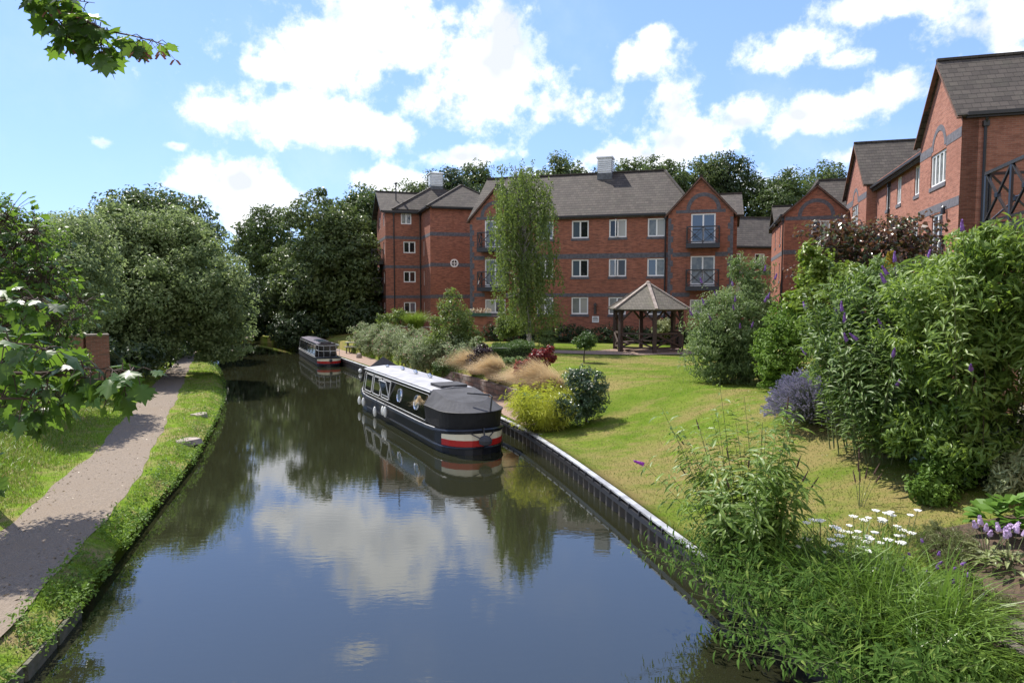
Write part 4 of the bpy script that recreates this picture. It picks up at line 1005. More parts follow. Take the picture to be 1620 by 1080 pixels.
# ---------------------------------------------------------------- vegetation helpers
seed = [100]
def RNG(): seed[0] += 1; return np.random.default_rng(seed[0])
def blob(px, py, Y, rx, ry, rz_depth=None):
    c = at(px, py, Y); k = Y / 1080; return (np.array(c), np.array([rx * k, (rz_depth if rz_depth is not None else rx * k), ry * k]))
def crown_geo(blobs, n_clump, clump_r, per, leaf, rng, tm='oval', shell=.55, droop=.25, zmin=None, core=.05, up=.8):
    vol = np.array([np.prod(b[1]) ** .67 for b in blobs]); pick = rng.choice(len(blobs), n_clump, p=vol / vol.sum())
    Cc = np.array([b[0] for b in blobs])[pick]; Rr = np.array([b[1] for b in blobs])[pick]
    d = randdir(rng, n_clump); rad = (shell + (1 - shell) * rng.random(n_clump) ** .6)[:, None]
    ctr = Cc + d * Rr * rad; cr = clump_r * rng.uniform(.55, 1.3, n_clump)
    k = rng.poisson(per, n_clump) + 2; idx = np.repeat(np.arange(n_clump), k); n = len(idx)
    o = randdir(rng, n); rr = (.3 + .7 * rng.random(n) ** .5)[:, None]
    P = ctr[idx] + o * rr * cr[idx][:, None] * np.array([1, 1, .75])
    out = nrm(P - Cc[idx]); N = nrm(out * .5 + o * .45 + np.array([0, 0, up]) + rng.normal(size=(n, 3)) * .45)
    D = nrm(np.cross(N, randdir(rng, n)) + np.array([0, 0, -droop])); s = leaf * rng.uniform(.65, 1.3, n)
    ncore = int(n * core)
    if ncore:
        p2 = rng.choice(len(blobs), ncore, p=vol / vol.sum()); B0 = np.array([b[0] for b in blobs])[p2]; B1_ = np.array([b[1] for b in blobs])[p2]
        P = np.concatenate([P, B0 + randdir(rng, ncore) * B1_ * (rng.random((ncore, 1)) ** .4) * .72]); N = np.concatenate([N, randdir(rng, ncore)]); D = np.concatenate([D, randdir(rng, ncore)]); s = np.concatenate([s, np.full(ncore, leaf * 2.6)])
    if zmin is not None:
        ok = P[:, 2] > zmin; P, N, D, s = P[ok], N[ok], D[ok], s[ok]
    return leaf_geo(P - D * s[:, None] * .5, D, N, s, tm), ctr
def tree(name, label, cat, base, blobs, m, leaf, n_clump, clump_r, per, group=None, trunk_r=.25, bark=None, limbs=7, tm='oval', crown_name='crown', **kw):
    rng = RNG(); t = thing(name, label, cat, base, group); base = Vector(base)
    g, ctr = crown_geo(blobs, n_clump, clump_r, per, leaf, rng, tm, **kw)
    np_mesh(crown_name, g[0], g[1], m, t)
    b = MB(); top = Vector(blobs[0][0]); hgt = top - base
    mid = base + hgt * .45 + Vector((rng.normal() * .15, rng.normal() * .15, 0)) * trunk_r * 3
    b.tube([base - Vector((0, 0, .3)), base + Vector((0, 0, .25)), mid, top, top + Vector((0, 0, blobs[0][1][2] * .6))], [trunk_r * 1.35, trunk_r * 1.05, trunk_r * .8, trunk_r * .45, trunk_r * .1], 8)
    for k in range(limbs):
        e = Vector(ctr[rng.integers(len(ctr))]); s0 = base + hgt * rng.uniform(.4, .95); mm = s0.lerp(e, .5) + Vector((0, 0, (e - s0).length * .12))
        b.tube([s0, mm, e], [trunk_r * .4, trunk_r * .24, trunk_r * .07], 6)
    b.build('trunk' if cat == 'tree' else 'stems', bark or BARK, t); return t
def shrub(name, label, base, blobs, m, leaf, n_clump, clump_r, per, group=None, cat='shrub', **kw):
    kw.setdefault('trunk_r', .04); kw.setdefault('limbs', 6); kw.setdefault('bark', TWIG)
    return tree(name, label, cat, base, blobs, m, leaf, n_clump, clump_r, per, group, crown_name='foliage', **kw)
def blade_geo(roots, h, lean, w, rng, seg=3, dirs=None):
    n = len(roots); h = np.broadcast_to(h, (n,)) * rng.uniform(.6, 1.2, n); a = rng.uniform(0, 6.2832, n)
    if dirs is None: dh = np.stack([np.cos(a), np.sin(a), np.zeros(n)], 1)
    else: dh = nrm(dirs + rng.normal(size=(n, 3)) * .35 * np.array([1, 1, 0]))
    ln = np.broadcast_to(lean, (n,)) * rng.uniform(.4, 1.5, n); a2 = rng.uniform(0, 6.2832, n); sd = np.stack([np.cos(a2), np.sin(a2), np.zeros(n)], 1)
    V = []
    for k in range(seg + 1):
        t = k / seg; p = roots + dh * (ln * h * t ** 1.8)[:, None] + np.array([0, 0, 1]) * (h * (t - .42 * np.minimum(ln, 1.6) * t ** 2.3))[:, None]
        ww = (w * (1 - t) ** .7 * .5 + .0006); V += [p - sd * ww, p + sd * ww]
    V = np.stack(V, 1).reshape(-1, 3); m = 2 * (seg + 1); o = (np.arange(n) * m)[:, None, None]
    F = np.array([(2 * k, 2 * k + 1, 2 * k + 3, 2 * k + 2) for k in range(seg)])[None] + o
    return V, F.reshape(-1, 4)
def stem_shrub(name, label, base, n_stem, height, spread, leaf, per, m, cat='shrub', group=None, lean0=.1, jit=.1, tm='lance', stem_r=.012, zmin=None, aim=None, bare=.15, flowers=(), droop=.35, top_bias=1.0, base_r=.3):
    """arching stems from the ground with leaves in pairs along them"""
    rng = RNG(); t = thing(name, label, cat, base, group); base = Vector(base); b = MB(); P, D, N = [], [], []; tips = []
    for k in range(n_stem):
        a = rng.uniform(0, 6.2832); r0 = base_r * rng.random() ** .5; s0 = base + Vector((math.cos(a) * r0, math.sin(a) * r0, 0))
        a2 = a + rng.normal() * .5; l = spread * (lean0 + (1 - lean0) * rng.random() ** .7); hh = height * rng.uniform(.55, 1.05) * (1 - .35 * (l / spread) ** 2)
        dd = Vector((math.cos(a2), math.sin(a2), 0)) * l
        if aim: dd += Vector(aim) * l
        p1 = s0 + dd * .3 + Vector((0, 0, hh * .5)); p2 = s0 + dd + Vector((0, 0, hh)); p3 = p2 + dd * .18 + Vector((0, 0, -.02 * hh))
        pts = [s0.lerp(p1, q) * (1 - q) + p1.lerp(p2, q) * q for q in np.linspace(0, 1, 6)]
        b.tube(pts, [stem_r * (1 - .75 * q / 5) for q in range(6)], 4); tips.append((pts[-1], (pts[-1] - pts[-2]).normalized()))
        q = bare + (1 - bare) * rng.random(per) ** (1 / top_bias); A = np.array([list(x) for x in pts]); f = q * 5; i = np.minimum(f.astype(int), 4); fr = (f - i)[:, None]
        pp = A[i] * (1 - fr) + A[i + 1] * fr; ax = nrm(A[i + 1] - A[i])
        o = nrm(np.cross(ax, randdir(rng, per))); P.append(pp + o * (rng.random((per, 1)) * jit)); D.append(nrm(o + ax * .45 + np.array([0, 0, -droop]))); N.append(nrm(ax + np.array([0, 0, .6]) + rng.normal(size=(per, 3)) * .3))
    b.build('stems', STEM, t); P, D, N = map(np.concatenate, (P, D, N)); s = leaf * rng.uniform(.6, 1.25, len(P))
    if zmin is not None: ok = P[:, 2] > zmin; P, D, N, s = P[ok], D[ok], N[ok], s[ok]
    g = leaf_geo(P, D, N, s, tm); np_mesh('foliage', g[0], g[1], m, t)
    return t, tips
_fl = {}
def flower_spike(parent, p, d, ln=.16, r=.022, m=None, name='flower_spike'):
    m = m or PURPLE; key = (m.name, round(ln, 2), round(r, 3))
    if key not in _fl:
        b = MB(); rg_ = random.Random(4); n = 9
        prof = [(r * .5, 0), (r, ln * .12), (r * .95, ln * .4), (r * .65, ln * .7), (r * .12, ln)]
        b.lathe((0, 0, 0), prof, 7)
        for k in range(46):
            z = ln * rg_.random() ** 1.2 * .92; rr = r * (1.15 - .8 * z / ln); a = rg_.uniform(0, 6.28); c = Vector((math.cos(a) * rr, math.sin(a) * rr, z)); u = Vector((-math.sin(a), math.cos(a), 0)) * r * .4; v = Vector((math.cos(a) * .3, math.sin(a) * .3, 1)).normalized() * r * .4
            b.face([c - u - v, c + u - v, c + u + v, c - u + v])
        me = b.build('flower_spike', m).data; o = bpy.data.objects[bpy.data.objects.find('flower_spike')] if False else None
        for ob in list(bpy.data.objects):
            if ob.data is me: bpy.data.objects.remove(ob)
        _fl[key] = me
    o = bpy.data.objects.new(name, _fl[key]); C.objects.link(o); o.parent = parent; o.location = Vector(p) - wloc(parent)
    o.rotation_euler = Vector(d).to_track_quat('Z', 'Y').to_euler(); return o
STONE2 = 0
PURPLE = mat('purple_flower', col=(.2, .075, .36), rough=.8, noise=30, col2=(.3, .16, .45)); MAGENTA = mat('magenta_flower', col=(.33, .05, .38), rough=.8)
SPENT = mat('spent_flower', col=(.09, .05, .04), rough=.9); LILAC = mat('lilac_flower', col=(.55, .42, .62), rough=.8); WHITEF = mat('white_flower', col=(.8, .8, .76), rough=.8)

# leaf materials: real leaf reflectances
L_OAK = leaf_mat('woodland_leaf', (.062, .102, .028), (.11, .15, .042), tr=.42)
L_OAK2 = leaf_mat('woodland_leaf_pale', (.08, .12, .035), (.135, .175, .055), tr=.42)
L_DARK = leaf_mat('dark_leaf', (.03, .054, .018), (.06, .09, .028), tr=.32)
L_WILLOW = leaf_mat('willow_leaf', (.15, .21, .065), (.25, .31, .125), tr=.5, rough=.48, spec=.5)
L_SYC = leaf_mat('sycamore_leaf', (.045, .1, .014), (.085, .165, .025), tr=.5, rough=.42, spec=.45, tcol=(.2, .33, .03), odd=(.025, .055, .012), oddamt=.3)
L_BIRCH = leaf_mat('birch_leaf', (.1, .15, .035), (.16, .21, .055), tr=.45, rough=.45, tcol=(.2, .28, .04))
L_BUD = leaf_mat('butterfly_bush_leaf', (.105, .19, .03), (.21, .3, .06), tr=.48, rough=.46, tcol=(.25, .36, .04))
L_BUD3 = leaf_mat('butterfly_bush_leaf_dark', (.075, .14, .03), (.15, .225, .055), tr=.42, rough=.5, tcol=(.2, .3, .04))
L_BUD2 = leaf_mat('butterfly_bush_leaf_grey', (.12, .185, .055), (.2, .27, .09), tr=.45, rough=.5)
L_HEDGE = leaf_mat('hedge_leaf', (.17, .22, .09), (.27, .32, .16), tr=.4, rough=.55, odd=(.4, .22, .2), oddamt=.05)
L_BOX = leaf_mat('box_leaf', (.05, .1, .018), (.09, .15, .03), tr=.3)
L_LAUREL = leaf_mat('glossy_dark_leaf', (.035, .07, .03), (.06, .105, .04), tr=.2, rough=.3, spec=.6)
L_BAMB = leaf_mat('bamboo_leaf', (.34, .38, .035), (.5, .5, .07), tr=.42, tcol=(.5, .55, .04))
L_COPPER = leaf_mat('copper_leaf', (.07, .035, .025), (.12, .07, .035), tr=.3, rough=.3, spec=.6, tcol=(.24, .1, .05), odd=(.07, .1, .03), oddamt=.4)
L_RED = leaf_mat('red_leaf', (.12, .018, .02), (.2, .04, .035), tr=.4, tcol=(.4, .03, .03))
L_PURP = leaf_mat('purple_leaf', (.03, .018, .024), (.06, .03, .035), tr=.2)
L_TAN = leaf_mat('tan_grass', (.5, .37, .2), (.66, .52, .32), tr=.45)
L_LIME = leaf_mat('lime_leaf', (.14, .22, .025), (.22, .3, .04), tr=.4)
L_GRASS = leaf_mat('grass_blade', (.13, .22, .02), (.23, .32, .045), tr=.35, rough=.45, odd=(.34, .27, .12), oddamt=.12)
L_REED = leaf_mat('reed_blade', (.1, .19, .025), (.18, .28, .045), tr=.4, rough=.35, spec=.5)
L_WEED = leaf_mat('weed_leaf', (.09, .175, .02), (.17, .27, .04), tr=.42, rough=.55, spec=.3)
L_NETTLE = leaf_mat('nettle_leaf', (.045, .1, .015), (.1, .18, .03), tr=.42, rough=.7, spec=.15, odd=(.17, .24, .05), oddamt=.12)
L_LAV = leaf_mat('lavender_stem', (.1, .125, .075), (.16, .18, .11), tr=.2)
L_LAVF = leaf_mat('lavender_flower', (.26, .24, .34), (.36, .34, .44), tr=.1)
L_GOLD = leaf_mat('gold_conifer', (.3, .26, .03), (.4, .3, .05), tr=.3)
L_VARI = leaf_mat('variegated_leaf', (.32, .34, .16), (.14, .2, .06), tr=.3)
L_BERG = leaf_mat('broad_leaf', (.09, .19, .025), (.14, .26, .04), tr=.35, rough=.55)
G = lambda x, y: Vector((x, y, float(zR(x, y))))
GLf = lambda x, y: Vector((x, y, float(zL(x, y))))

# ---------------------------------------------------------------- trees on the left and over the canal
tree('willow_tree', 'huge rounded grey-green tree overhanging the towpath and canal', 'tree', GLf(-19.8, 36.5),
     [blob(265, 430, 37, 95, 80, 3.4), blob(325, 450, 35, 62, 62, 2.2), blob(362, 480, 36.5, 36, 52, 1.5), blob(165, 410, 35, 70, 70, 2.8), blob(205, 375, 36, 48, 40, 2), blob(270, 375, 36.5, 60, 42, 2.2), blob(240, 460, 33.5, 60, 50, 1.5), blob(300, 500, 34.5, 52, 42, 1.4), blob(130, 450, 34, 48, 60, 1.8), blob(180, 500, 33, 52, 44, 1.4), blob(112, 372, 35, 34, 30, 1.5), blob(190, 342, 36, 32, 22, 1.2), blob(318, 378, 36, 30, 26, 1.4), blob(345, 535, 37, 46, 38, 1.8), blob(225, 535, 34, 55, 46, 1.8)],
     L_WILLOW, .19, 900, .55, 64, trunk_r=.4, limbs=16, zmin=1.0, shell=.72)
tree('oak_tree', 'darker tall tree rising behind the rounded grey-green tree', 'tree', GLf(-29, 52),
     [blob(255, 350, 52, 85, 48, 4), blob(215, 345, 52, 60, 42, 3), blob(310, 390, 52, 45, 48, 3), blob(180, 380, 52, 50, 40, 3)], L_OAK, .3, 330, .8, 40, trunk_r=.4)
tree('hawthorn_tree', 'pale feathery tree at the far left behind the big-leaved branches', 'tree', GLf(-17, 24),
     [blob(115, 400, 24, 60, 65, 1.6), blob(70, 440, 22, 70, 80, 1.8), blob(150, 450, 25, 40, 60, 1.4)], L_WILLOW, .14, 230, .5, 55, trunk_r=.16, zmin=1.0)
tree('field_maple', 'bushy green tree at the left edge with sunlit top leaves', 'tree', GLf(-10.6, 13.5),
     [blob(20, 400, 13, 75, 70, 1.0), blob(35, 480, 13, 85, 75, 1.1), blob(-60, 430, 13, 80, 110, 1.3), blob(60, 560, 13.5, 70, 60, .9), blob(-10, 350, 13, 45, 35, .6)], L_SYC, .085, 420, .24, 44, trunk_r=.12, zmin=1.0, tm='oval', shell=.35)
tree('lime_tree', 'rounded dark tree beyond the canal bend', 'tree', GLf(-34, 84),
     [blob(428, 390, 84, 52, 62, 4.5), blob(405, 400, 84, 32, 50, 3.5), blob(450, 430, 84, 50, 60, 4), blob(440, 490, 84, 60, 40, 4)], L_OAK, .42, 260, 1.1, 55, trunk_r=.4)
tree('chestnut_tree', 'broad dark tree leaning over the far narrowboat', 'tree', G(-16.5, 66),
     [blob(515, 375, 64, 62, 70, 4.5), blob(505, 440, 63, 88, 65, 5), blob(545, 420, 64, 60, 80, 4), blob(470, 470, 62, 55, 50, 3.5), blob(530, 480, 63, 75, 45, 4), blob(570, 440, 66, 35, 80, 3)], L_OAK2, .34, 520, .9, 66, trunk_r=.45, limbs=12, zmin=1.2, shell=.6)
tree('ash_tree', 'dark leafy tree over the shadowed water at the canal bend', 'tree', GLf(-30.5, 62),
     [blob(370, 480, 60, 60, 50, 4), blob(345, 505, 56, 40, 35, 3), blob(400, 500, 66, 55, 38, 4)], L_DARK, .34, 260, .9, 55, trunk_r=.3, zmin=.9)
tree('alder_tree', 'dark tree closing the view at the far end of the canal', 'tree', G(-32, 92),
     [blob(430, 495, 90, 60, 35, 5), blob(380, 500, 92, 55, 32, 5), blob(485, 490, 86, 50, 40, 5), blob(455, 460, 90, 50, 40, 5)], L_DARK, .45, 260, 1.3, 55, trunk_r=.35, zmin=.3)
tree('holly_tree', 'dark evergreen tree tight against the left gable wall of the four-storey block', 'tree', G(-16.0, 74),
     [blob(578, 380, 74, 40, 85, 3.5), blob(560, 340, 76, 40, 42, 3), blob(585, 470, 70, 30, 55, 2.2), blob(550, 505, 62, 40, 30, 2)], L_OAK, .36, 260, 1.0, 50, trunk_r=.35)
for lab, x, y, rx in (('dark shrubs filling the bank below the broad tree by the far narrowboat', -18.2, 58, 2.6), ('dark bush at the foot of the four-storey block beside the quay', -13.6, 60.5, 2.2)):
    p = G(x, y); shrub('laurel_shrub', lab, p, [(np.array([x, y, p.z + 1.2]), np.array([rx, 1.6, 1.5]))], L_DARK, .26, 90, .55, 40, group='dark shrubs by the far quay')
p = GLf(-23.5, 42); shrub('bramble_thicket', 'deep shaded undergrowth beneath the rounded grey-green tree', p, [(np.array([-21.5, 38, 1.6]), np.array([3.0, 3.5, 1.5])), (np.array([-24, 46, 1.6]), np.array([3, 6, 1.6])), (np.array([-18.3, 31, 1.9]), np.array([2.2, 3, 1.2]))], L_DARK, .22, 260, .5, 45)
# woodland behind the blocks: every tree its own
wood = [(600, 298, 44, 'woodland tree peeping over the roof end with the flue pipe'), (655, 288, 42, 'woodland tree left of the first white cupola'), (712, 268, 46, 'woodland tree right behind the first white cupola'),
        (762, 258, 46, 'tall woodland tree between the first cupola and the weeping birch'), (838, 268, 46, 'woodland tree showing through the top of the weeping birch'), (893, 248, 40, 'tall dark woodland tree left of the second white cupola'), (938, 272, 36, 'low woodland tree directly behind the second white cupola'),
        (1000, 252, 44, 'woodland tree just right of the second white cupola'), (1052, 250, 44, 'woodland tree over the right end of the long roof ridge'), (1108, 246, 46, 'woodland tree rising behind the peak of the right-hand gable'), (1152, 240, 44, 'tallest dark woodland tree right of the gable peak'),
        (1198, 275, 44, 'woodland tree above the low link roof'), (1248, 268, 44, 'woodland tree behind the gable hidden by copper leaves'), (1300, 258, 44, 'woodland tree left of the sunlit block roof'), (1352, 268, 44, 'woodland tree touching the far gable of the sunlit block')]
wr = random.Random(9)
for i, (px, top, r, lab) in enumerate(wood):
    Y = 84 + wr.uniform(-4, 6); c = at(px, top + 40, Y); base = G(c.x, Y)
    bl = [blob(px, top + 42, Y, r, 42, 3.6), blob(px - 14, top + 70, Y - 1, r, 46, 3.6), blob(px + 16, top + 62, Y + .5, r * .8, 44, 3.5), blob(px + wr.uniform(-12, 12), top + 22, Y, r * .5, 22, 2)]
    if px > 1130: bl += [blob(px, top + 130, Y - 1, r * 1.1, 50, 3.6)]
    tree('woodland_tree', lab, 'tree', base, bl, (L_OAK, L_OAK2, L_DARK, L_OAK)[i % 4], .36, 150, 1.0, 46, group='woodland trees behind the apartment blocks', trunk_r=.35, limbs=5, shell=.5)

# ---------------------------------------------------------------- weeping birch and garden trees
def weeping():
    rng = RNG(); base = G(1.05, 40.0); t = thing('weeping_birch', 'tall weeping birch with trailing green branches in front of the apartment block', 'tree', base)
    b = MB(); top = at(815, 262, 40); b.tube([base - Vector((0, 0, .2)), at(836, 500, 40), at(832, 420, 40), at(826, 340, 40), top], [.17, .13, .1, .07, .02], 8)
    P, D, N = [], [], []
    starts = []
    for k in range(185):
        h = rng.random() ** .8; px = 823 + (rng.normal() * 26) * (1 - .15 * h); py = 500 - 235 * h
        w = (40 if h < .75 else 28) * (.55 + .45 * min(1, h / .35))
        px = float(np.clip(px, 827 - w + 2, 827 + w + 6)); s0 = at(826 + 8 * (1 - h), min(py + 26, 480), 40); e = at(px, py, 40 + rng.normal() * .9)
        b.tube([s0, s0.lerp(e, .6) + Vector((0, 0, .35)), e], [.035, .022, .01], 4); starts.append((e, h))
    for e, h in starts:
        n_st = rng.integers(2, 5)
        for j in range(n_st):
            L = rng.uniform(.8, 3.2) * (.5 + .6 * h) * (.75 if e.x < .35 else 1.0); off = rng.normal(size=3) * np.array([.3, .4, .15]); L = min(L, e[2] + off[2] - base.z - .9)
            if L < .3: continue
            n = int(L * 34); q = rng.random(n) ** .85; a = np.array(e) + off
            sway = rng.normal(size=2) * .1
            pp = a + np.stack([sway[0] * q * L, sway[1] * q * L, -q * L], 1) + rng.normal(size=(n, 3)) * .055
            P.append(pp); D.append(np.tile([0, 0, -1.], (n, 1)) + rng.normal(size=(n, 3)) * .45); N.append(randdir(rng, n))
    for (px, py, rx, ry, n) in ((872, 495, 20, 30, 800), (858, 520, 16, 26, 400)):
        c = np.array(at(px, py, 39.5)); pp = c + rng.normal(size=(n, 3)) * np.array([rx, 18, ry]) * 40 / 1080 * .5; P.append(pp); D.append(np.tile([0, 0, -1.], (n, 1)) + rng.normal(size=(n, 3)) * .6); N.append(randdir(rng, n))
    b.build('trunk', BIRCHB, t); P, D, N = map(np.concatenate, (P, D, N)); g = leaf_geo(P, D, N, .13 * rng.uniform(.7, 1.3, len(P)), 'oval'); np_mesh('crown', g[0], g[1], L_BIRCH, t)
weeping()
p = G(-3.25, 35.2); tree('silver_birch', 'young silver birch with small glossy leaves behind the narrowboat', 'tree', p,
     [blob(716, 515, 35, 36, 34, 1.2), blob(715, 483, 35, 20, 24, .7), blob(700, 540, 35, 28, 24, 1), blob(738, 530, 35, 22, 24, .9), blob(715, 462, 35, 6, 12, .25)], L_BIRCH, .11, 210, .28, 36, trunk_r=.06, bark=BIRCHB, core=.03)
p = G(3.3, 31.2); c = at(926, 541, 31); tree('standard_tree', 'small lollipop-clipped tree alone on the lawn', 'tree', p, [(np.array([p.x + .05, p.y, p.z + .98]), np.array([.52, .52, .38]))], L_BOX, .09, 60, .14, 30, trunk_r=.028, limbs=4, core=.1)
p = G(-14.4, 56.5)
# long flowering hedge
def hedge():
    rng = RNG(); ys = np.linspace(33, 50.5, 26); t = thing('hedge', 'long grey-green flowering hedge beside the quay path', 'hedge', G(float(xr(40)) + 3.0, 40))
    bl = [(np.array([xr(y) + 2.6 + .15 * math.sin(y * 2), y, .5 + 1.05]), np.array([1.15, .8, 1.2 + .12 * math.sin(y * 1.3)])) for y in ys]
    g, ctr = crown_geo(bl, 800, .3, 46, .12, rng, 'oval', zmin=.5); np_mesh('foliage', g[0], g[1], L_HEDGE, t)
    b = MB()
    for y in np.linspace(33, 50, 40): x = float(xr(y)) + 2.6; b.tube([(x, y, .4), (x + .1, y + .1, 1.3)], [.04, .02], 5)
    b.build('stems', TWIG, t)
hedge()
SH = shrub
def sb(px, py, Y, rx, ry, d=None): return blob(px, py, Y, rx, ry, d)
def base_of(px, Y): x = at(px, 500, Y).x; return G(x, Y)
SH('pale_shrub', 'light green shrub under the left side of the weeping birch', base_of(812, 42), [sb(812, 508, 42, 26, 24, .9), sb(800, 520, 42, 18, 16, .7)], L_BIRCH, .12, 90, .25, 34)
SH('small_shrub', 'small dark shrub at the edge of the lawn just right of the weeping birch', base_of(866, 39), [sb(866, 538, 39, 13, 16, .5)], L_BUD2, .1, 40, .16, 24)
SH('cream_shrub', 'cream-green shrub seen through the gazebo posts', base_of(1050, 43), [sb(1050, 518, 43, 18, 14, .8)], L_VARI, .12, 60, .2, 30)
SH('variegated_bush', 'pale yellow-green bush at the foot of the silver birch, on its lawn side', base_of(752, 35), [sb(753, 545, 35, 14, 14, .6), sb(742, 558, 34.5, 12, 12, .5)], L_LIME, .11, 60, .2, 26)
SH('round_shrub', 'clipped round green shrub near the bow of the black narrowboat', base_of(701, 32.5), [sb(701, 580, 32, 17, 14, .6)], L_BOX, .08, 70, .14, 30)
SH('round_shrub', 'grey-green rounded shrub between the hedge and the silver birch', base_of(672, 35), [sb(668, 562, 35, 26, 24, .9), sb(690, 555, 35, 18, 22, .8)], L_HEDGE, .11, 110, .25, 34)
SH('purple_shrub', 'dark purple-leaved shrub between the tan grasses and the clipped hedge', base_of(762, 31), [sb(764, 556, 31, 17, 13, .5), sb(752, 572, 30.5, 14, 14, .4)], L_PURP, .1, 70, .16, 28)
SH('red_shrub', 'deep red-leaved shrub among the tan grasses', base_of(848, 25.2), [sb(828, 586, 25, 15, 16, .3), sb(852, 570, 25, 14, 20, .3), sb(868, 562, 25.2, 10, 16, .25), sb(846, 598, 25, 22, 14, .3)], L_RED, .1, 190, .13, 22, core=0)
SH('spreading_shrub', 'low mid-green shrub behind the retaining wall below the clipped hedge', base_of(792, 30), [sb(792, 577, 30, 20, 10, .5), sb(815, 572, 30, 14, 9, .4)], L_BUD2, .09, 80, .16, 28)
SH('laurel_shrub', 'rounded glossy dark shrub casting shade on the lawn', G(2.35, 21.3), [sb(926, 605, 21.2, 34, 28, .65), sb(905, 645, 20.8, 34, 26, .65), sb(938, 634, 21.3, 24, 24, .5)], L_LAUREL, .11, 150, .2, 40, tm='lance')
SH('green_shrub', 'small lime-leaved plant between two tan grass tufts', base_of(800, 28), [sb(800, 590, 27.6, 9, 10, .25)], L_LIME, .1, 20, .12, 16)
def box_hedge():
    rng = RNG(); t = thing('box_hedge', 'low flat-topped clipped hedge at the far edge of the lawn', 'hedge', base_of(812, 33)); a, c = at(778, 560, 33.5), at(845, 560, 33.5)
    n = 16000; P = np.stack([rng.uniform(a.x, c.x, n), rng.uniform(32.6, 35.0, n), np.zeros(n)], 1); gz = zR(P[:, 0], P[:, 1]); P[:, 2] = gz + .78 * rng.random(n) ** .25 + .05 * np.sin(P[:, 0] * 5)
    g = leaf_geo(P, randdir(rng, n), nrm(rng.normal(size=(n, 3)) * .6 + [0, 0, 1]), .07 * rng.uniform(.7, 1.3, n), 'oval'); np_mesh('foliage', g[0], g[1], L_BOX, t)
    b = MB(); b.box(a.x + .08, c.x - .08, 32.7, 34.9, 1.0, 1.45 + .7); b.build('stems', mat('hedge_inner_shade', col=(.02, .03, .012), rough=1, noise=6), t)  # solid core standing in for stems, inner shade put into its dark colour
box_hedge()
def facade_bed():
    rng = RNG(); t = thing('shrub_border', 'dark evergreen border planted along the foot of the apartment block', 'shrub border', G(6, 43.5)); bl = []
    for x in np.arange(-1.5, 13.5, .7): bl.append((np.array([x, 46.3 - x * .26, 2.1]), np.array([.7, .7, .65 + .15 * math.sin(x * 2.1)])))
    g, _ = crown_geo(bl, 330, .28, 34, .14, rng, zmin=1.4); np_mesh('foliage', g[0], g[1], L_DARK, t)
facade_bed()
# tan ornamental grasses
def tuft(name, label, base, n, h, lean, w, m, group=None, r=.15, seg=4, cat='ornamental grass', dirs=None):
    rng = RNG(); t = thing(name, label, cat, base, group); a = rng.uniform(0, 6.28, n); rr = r * rng.random(n) ** .5
    roots = np.array(base) + np.stack([np.cos(a) * rr, np.sin(a) * rr, np.zeros(n) - .02], 1); V, F = blade_geo(roots, h, lean, w, rng, seg, dirs); np_mesh('blades', V, F, m, t); return t
wind = np.array([-.9, -.5, 0])
for lab, px, Y, h, n in (('tan feathery grass tuft nearest the silver birch', 727, 31, 1.3, 1000), ('small tan grass tuft drooping over the middle of the retaining wall', 752, 29.3, .95, 800), ('pale tan grass tuft on the wall edge in front of the deep red shrub', 808, 26.4, 1.0, 900), ('broad tan grass tuft spilling over the wall behind the narrowboat roof', 775, 28.3, 1.25, 1700), ('tan grass tuft below the deep red shrub', 826, 25.6, 1.1, 1000), ('tall tan grass tuft between red shrub and glossy dark shrub', 862, 24.4, 1.45, 1600), ('tan grass tuft leaning onto the yellow bamboo', 878, 23.7, 1.2, 1100)):
    x = at(px, 500, Y).x; tuft('feather_grass', lab, G(max(x, float(xr(Y)) + 2.15), Y), int(n * 1.5), h * 1.05, 1.0, .018, L_TAN, 'tan feather grasses above the retaining wall', r=.28, dirs=wind)
p = at(658, 505, 46.2); tuft('fountain_grass', 'bright green fountain grass in the brick planter', Vector((p.x, 46.2, 2.5)), 900, 1.35, .7, .035, L_LIME, r=.5)
SH('planter_shrub', 'pale leafy shrub beside the fountain grass in the brick planter', Vector((at(632, 505, 47).x, 47, 1.4)), [sb(632, 502, 47, 16, 16, .7), sb(610, 508, 48, 14, 14, .7)], L_BIRCH, .14, 60, .25, 26)
def flower_box():
    c = at(760, 497, 47.0); t = thing('flower_box', 'green window box of cream flowers on the terrace wall', 'flower box', Vector((c.x, c.y, 3.32))); b = MB(); b.box(c.x - .75, c.x + .75, c.y - .12, c.y + .12, 3.32, 3.52); b.build('trough', mat('dark_green_box', col=(.02, .07, .05), rough=.5), t)
    rng = RNG(); n = 260; P = np.stack([rng.uniform(c.x - .75, c.x + .75, n), rng.uniform(c.y - .15, c.y + .15, n), 3.52 + .3 * rng.random(n)], 1); g = leaf_geo(P, randdir(rng, n), randdir(rng, n), .1, 'oval'); np_mesh('flowers', g[0], g[1], mat('cream_petal', col=(.6, .5, .36), rough=.8), t)
flower_box()
# yellow bamboo on the bank
bt, _ = stem_shrub('bamboo_clump', 'bright yellow-green bamboo clump overhanging the canal edge', Vector((.95, 21.2, .5)), 120, 1.5, .95, .19, 50, L_BAMB, tm='strip', jit=.14, stem_r=.008, droop=.3, base_r=.6, lean0=.15)
bt, _ = stem_shrub('bamboo_clump', 'smaller yellow bamboo behind the slate table', Vector((1.75, 23.2, .7)), 45, 1.3, .8, .17, 40, L_BAMB, tm='strip', jit=.12, stem_r=.007, base_r=.3)

